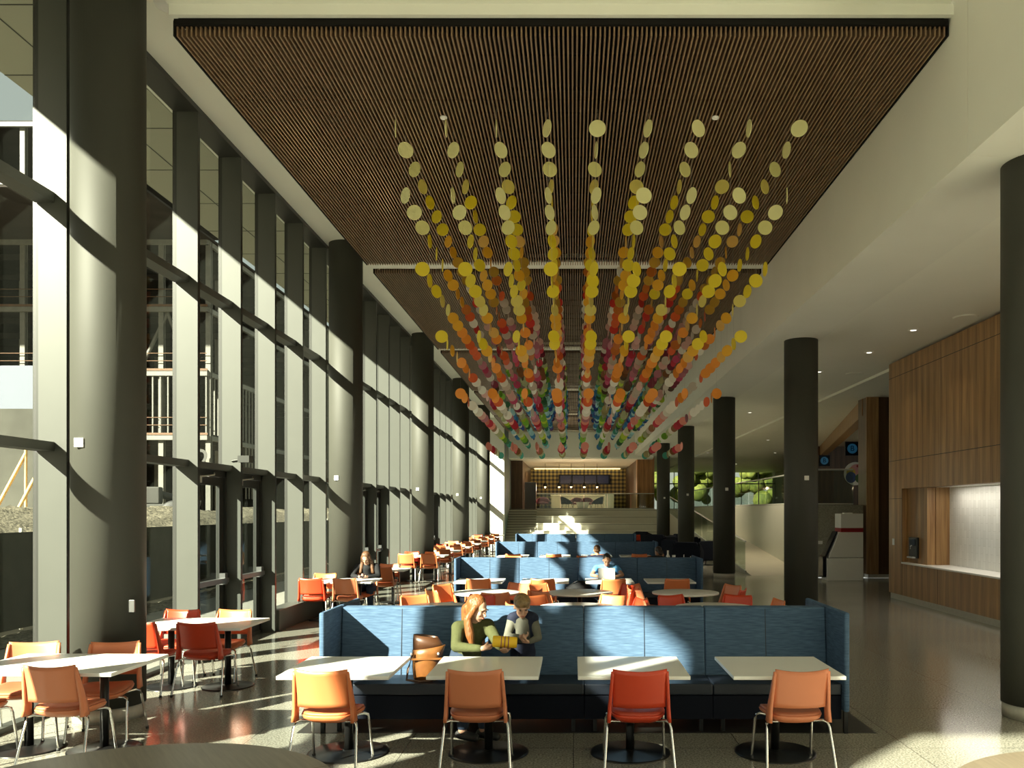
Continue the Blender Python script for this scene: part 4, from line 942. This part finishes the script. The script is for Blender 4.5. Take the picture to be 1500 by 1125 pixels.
# bags
bg = empty('leather_bag', (-1.395, 7.93, .45), R(8), label='brown leather bucket bag standing open on the front booth seat', cat='bag')
n = 32
def bring(rx, ry, z, cx=0, tilt=0): return [(cx + rx * math.cos(2 * PI * i / n), ry * math.sin(2 * PI * i / n), z + tilt * math.cos(2 * PI * i / n)) for i in range(n)]
def stack2(rs, name, m, parent):
    vs = [p for r in rs for p in r]; fs = []
    for j in range(len(rs) - 1):
        for i in range(n): fs.append((j * n + i, j * n + (i + 1) % n, (j + 1) * n + (i + 1) % n, (j + 1) * n + i))
    fs.append(tuple(range(n - 1, -1, -1))); fs.append(tuple((len(rs) - 1) * n + i for i in range(n)))
    return MB().add(vs, fs, True).build(name, m, parent)
stack2([bring(.095, .065, .0), bring(.115, .08, .02), bring(.125, .085, .12, .0), bring(.145, .09, .25, .02, .01), bring(.155, .09, .31, .03, .02), bring(.148, .084, .312, .03, .02), bring(.12, .07, .2, .02), bring(.08, .05, .05)], 'bag_body', 'leather', bg)
stack2([bring(.15, .088, .30, .03, .02), bring(.140, .08, .36, .02, -.02), bring(.115, .07, .42, .0, -.015), bring(.108, .063, .418, .0, -.015), bring(.12, .07, .35, .02), bring(.13, .075, .31, .03)], 'folded_flap', 'leather_dark', bg)
MB().box(-.128, .165, -.094, -.078, .205, .222).build('front_strap', 'leather', bg)
MB().tube([(-.12, -.07, .25), (-.16, -.10, .12), (-.17, -.12, .03), (-.05, -.15, .015), (.06, -.14, .02), (.10, -.10, .06)], .012, 6).build('shoulder_strap', 'leather_dark', bg)
MB().ell((-.13, -.08, .26), (.012, .01, .014)).ell((.12, -.09, .26), (.012, .01, .014)).build('buckle', 'silver', bg)
bb = empty('black_bag', (.12, 16.72, .45), label='slumped black bag on the second booth seat beside the woman in blue', cat='bag')
bake(MB().ell((0, 0, .07), (.26, .15, .09)).ell((.05, 0, .13), (.12, .1, .07)).ell((-.16, -.05, .05), (.14, .1, .06)), 'bag_body', 'black_knit', bb, .02, 4)
MB().tube([(-.15, 0, .14), (-.05, -.05, .2), (.1, -.05, .2), (.18, 0, .13)], .012, 6).build('strap', 'black_metal', bb)

# ------------------------------------------------------------------ hanging discs
PAL = [(.86, .82, .40), (.80, .75, .30), (.74, .62, .15), (.86, .66, .02), (.80, .62, .02), (.80, .48, .12), (.82, .42, .02), (.58, .33, .03), (.42, .24, .02), (.48, .13, .01), (.66, .10, .015), (.60, .03, .02),
       (.72, .52, .42), (.56, .48, .40), (.72, .42, .38), (.48, .17, .22), (.60, .07, .17), (.22, .02, .05), (.55, .02, .05), (.26, .10, .03), (.10, .06, .03), (.38, .34, .14), (.48, .54, .30), (.50, .66, .04), (.20, .46, .03), (.03, .14, .06),
       (.04, .32, .24), (.40, .70, .78), (.04, .24, .55), (.02, .06, .32), (.08, .03, .16), (.45, .42, .60), (.82, .76, .66), (.80, .28, .22), (.85, .83, .74), (.86, .30, .03)]
PN = ['pale yellow', 'cream yellow', 'khaki gold', 'bright yellow', 'yellow', 'tan', 'golden orange', 'ochre', 'dark ochre', 'rust brown', 'red-orange', 'red', 'peach', 'greige', 'pale pink', 'mauve', 'magenta', 'maroon', 'crimson', 'brown', 'dark brown',
      'olive', 'sage', 'lime', 'leaf green', 'dark green', 'teal', 'light blue', 'blue', 'navy', 'dark purple', 'lavender', 'cream', 'salmon pink', 'off white', 'bright orange']
for i, c in enumerate(PAL): mat('disc_' + PN[i].replace(' ', '_').replace('-', '_'), c, .45)
DM = ['disc_' + x.replace(' ', '_').replace('-', '_') for x in PN]
SEQ = {0: [0, 1, 2, 3, 4, 5, 6, 7, 8, 9, 10, 11, 13, 12, 14, 15, 15, 17, 18, 17, 20, 22, 23, 24, 25, 24, 22, 26, 27, 28, 28, 29, 29, 31, 30, 29, 27, 28, 29, 30, 30],
       1: [0, 1, 4, 4, 6, 6, 8, 9, 10, 11, 13, 14, 15, 16, 18, 17, 19, 20, 21, 22, 23, 24, 25, 26, 27, 28, 29, 28, 27, 31, 29, 30, 29],
       2: [4, 4, 2, 6, 5, 35, 9, 10, 13, 14, 15, 16, 17, 20, 22, 24, 23, 25, 26, 24, 27, 28, 28, 29, 27, 28, 29, 30],
       3: [3, 6, 5, 35, 35, 10, 34, 13, 14, 14, 16, 18, 17, 21, 22, 24, 23, 24, 25, 26, 27, 27, 28, 28, 29],
       4: [35, 10, 34, 34, 14, 15, 33, 18, 19, 32, 22, 23, 24, 24, 25, 26, 27, 28],
       5: [33, 18, 19, 22, 21, 26]}
ZT = [6.67, 6.08, 5.49, 4.89, 4.28, 3.68]; ST = [10.15, 10.74, 11.96, 13.7, 16.0, 21.2]; END = [41, 38, 35.5, 33, 29.5, 25.0]
# apparent width ratio of the nearest discs, read off the photograph
W0 = [[.05, .12, .05, .5, 1, .5, .75, .3, .98], [.95, .72, .8, .88, .2, .6, .86, .86, .5], [.75, .5, .78, .95, .9, .68, .72, .15, .72], [.62, .45, .9, .35, .6, .98, .3, .98, .55], [.62, .9, .75, .1, .15, .8, .55, .55, .48]]
W1 = [[.55, .25, .62, .42, .62, .98, .62, .82, .05], [.98, .9, .78, .62, .4, .95, .68, .9, .95], [.98, .95, .92, .72, .78, .92, .78, .95, .98], [.28, .45, .88, .6, .08, .2, .45, .93, .8], [.1, .3, .92, .8, .5, .5, .9, .75, .25]]
TIER = ['top', 'second', 'third', 'fourth', 'fifth', 'lowest']
random.seed(21)
allD = []
for t in range(6):
    nrow = int((END[t] - ST[t]) / .61) + 1
    for k in range(nrow):
        y = ST[t] + .61 * k
        for c in range(9):
            x = .29 + .61 * (c - 4)
            seq = SEQ[t]; ci = seq[min(len(seq) - 1, k * len(seq) // max(nrow, 1) if nrow > len(seq) else k)]
            j = random.random()
            if k > 5 and j < .22: ci = seq[min(len(seq) - 1, max(0, seq.index(ci) + random.choice((-1, 1))))]
            if k > 8 and j > .95: ci = 34
            w = None
            if t == 0 and k < 5: w = W0[k][c]
            if t == 1 and k < 5: w = W1[k][c]
            if w is None:
                w = random.choice((.12, .35, .6, .75, .9, .97, 1., 1.)) if k else random.choice((.9, 1, 1, .6, .3))
            # yaw so that the disc shows this width ratio towards the camera
            view = math.atan2(x, y); a = math.acos(min(1, w)) * random.choice((-1, 1))
            allD.append((y, t, k, c, x, ZT[t], -view + a, ci))
allD.sort(key=lambda d: (d[0], d[1]))
near = allD[:300]; far = allD[300:]
DR = .102
def disc_mb(mb, x, y, z, yaw, n=40, r=DR, th=.008):
    ca, sa = math.cos(yaw), math.sin(yaw); vs = []
    for s_ in (-1, 1):
        for i in range(n):
            a = 2 * PI * i / n; u = r * math.cos(a); vs.append((x + u * ca - s_ * th / 2 * sa * -1 * -1, y + u * sa + s_ * th / 2 * ca, z + r * math.sin(a)))
    return mb.add(vs, [tuple(range(n)), tuple(range(2 * n - 1, n - 1, -1))] + [(i + n, (i + 1) % n + n, (i + 1) % n, i) for i in range(n)])
protoD = {}
wire_me = None
for y, t, k, c, x, z, yaw, ci in near:
    if ci not in protoD:
        o = disc_mb(MB(), 0, 0, 0, 0).build('hanging_disc', DM[ci]); protoD[ci] = o.data
    else:
        o = bpy.data.objects.new('hanging_disc', protoD[ci]); COL.objects.link(o)
    o.location = (x, y, z); o.rotation_euler.z = yaw
    top = 6.905 if t == 0 else ZT[t - 1] - DR
    if wire_me is None:
        w = MB().box(-.0008, .0008, -.0008, .0008, 0, 1).build('wire', 'grey_plastic', o); wire_me = w.data
    else:
        w = bpy.data.objects.new('wire', wire_me); COL.objects.link(w); w.parent = o
    w.location = (0, 0, DR - .002); w.scale = (1, 1, top - z - DR)
    tag(o, label='%s round disc, %s tier, %s column from the left, %s disc from the front' % (PN[ci], TIER[t], ORD[c], ORD[k]), cat='disc', group='colourful discs hanging from the slatted ceiling')
me = bpy.data.meshes.new('far_hanging_discs'); vs = []; fs = []; mi = []
for y, t, k, c, x, z, yaw, ci in far:
    mb = disc_mb(MB(), x, y, z, yaw, 24); o0 = len(vs); vs += mb.v
    for f_ in mb.f: fs.append(tuple(i + o0 for i in f_)); mi.append(ci)
me.from_pydata(vs, [], fs)
for d in DM: me.materials.append(M[d])
me.polygons.foreach_set('material_index', mi); me.update()
o = bpy.data.objects.new('far_hanging_discs', me); COL.objects.link(o)
tag(o, label='mass of smaller colourful discs hanging deeper down the hall', cat='discs', kind='stuff')

# ------------------------------------------------------------------ light, sky, camera
sun = bpy.data.lights.new('sun', 'SUN'); sun.energy = 30; sun.angle = R(.9); sun.color = (1, .93, .81)
so = bpy.data.objects.new('sun', sun); COL.objects.link(so)
so.rotation_euler = V(1, 1.10, -.835).to_track_quat('-Z', 'Y').to_euler()
def lamp(x, y, z, e, r=.08, col=(1, .86, .62), spot=True):  # serves both real fixtures and added fill
    l = bpy.data.lights.new('lamp_or_fill', 'SPOT' if spot else 'POINT'); l.energy = e; l.color = col; l.shadow_soft_size = r
    if spot: l.spot_size = R(100); l.spot_blend = 1
    o = bpy.data.objects.new('lamp_or_fill', l); COL.objects.link(o); o.location = (x, y, z)
l = bpy.data.lights.new('niche_strip_lamp', 'AREA'); l.shape = 'RECTANGLE'; l.size = .06; l.size_y = 14; l.energy = 75; l.color = (1, .93, .8)
o = bpy.data.objects.new('niche_strip_lamp', l); COL.objects.link(o); o.location = (7.72, 10.5, 2.53)
for (x, y) in DL: lamp(x, y, 5.50, 25 if x < 7 and y < 26 else 700)  # lights the visible downlights and the added ones alike
for x in (-3, -1, 1, 3):
    for y in (55, 59.5): lamp(x, y, 5.26, 150)  # fill lamps added to brighten the far cafe, without fittings
for px in (798.7, 819, 836.7, 856, 874.7): lamp((px - 840) / F * 58, 58, 3.60, 60, .05, (1, .7, .4), False)
w = bpy.data.worlds.new('world'); sc.world = w; w.use_nodes = True; nt = w.node_tree; bgn = nt.nodes['Background']
sky = nt.nodes.new('ShaderNodeTexSky'); sky.sky_type = 'NISHITA'; sky.sun_disc = False; sky.sun_elevation = R(29.3)
sky.sun_rotation = math.atan2(-1, -1.10); sky.dust_density = 3; sky.air_density = 1.2
mx = nt.nodes.new('ShaderNodeMix'); mx.data_type = 'RGBA'; mx.inputs[0].default_value = .65; mx.inputs[7].default_value = (.80, .84, .78, 1)
sm = nt.nodes.new('ShaderNodeMix'); sm.data_type = 'RGBA'; sm.blend_type = 'MULTIPLY'; sm.inputs[0].default_value = 1; sm.inputs[7].default_value = (.12, .12, .12, 1)
nt.links.new(sky.outputs[0], sm.inputs[6]); nt.links.new(sm.outputs[2], mx.inputs[6]); nt.links.new(mx.outputs[2], bgn.inputs['Color'])
bgn.inputs['Strength'].default_value = .80
cam = bpy.data.cameras.new('camera'); co = bpy.data.objects.new('camera', cam); COL.objects.link(co)
co.location = (0, 0, H); co.rotation_euler = (PI / 2, 0, 0)
cam.sensor_fit = 'HORIZONTAL'; cam.sensor_width = 36; cam.lens = 36 * F / 1500
cam.shift_x = (750 - XV) / 1500; cam.shift_y = (YV - 562.5) / 1500; cam.clip_end = 500; cam.clip_start = .05
sc.camera = co
vs_ = sc.view_settings; vs_.view_transform = 'Standard'; vs_.look = 'None'; vs_.gamma = 1; vs_.exposure = .34; vs_.use_curve_mapping = False
cy = sc.cycles; cy.max_bounces = 10; cy.diffuse_bounces = 6; cy.glossy_bounces = 4; cy.transparent_max_bounces = 24; cy.transmission_bounces = 6
cy.caustics_reflective = False; cy.caustics_refractive = False; cy.sample_clamp_indirect = 8
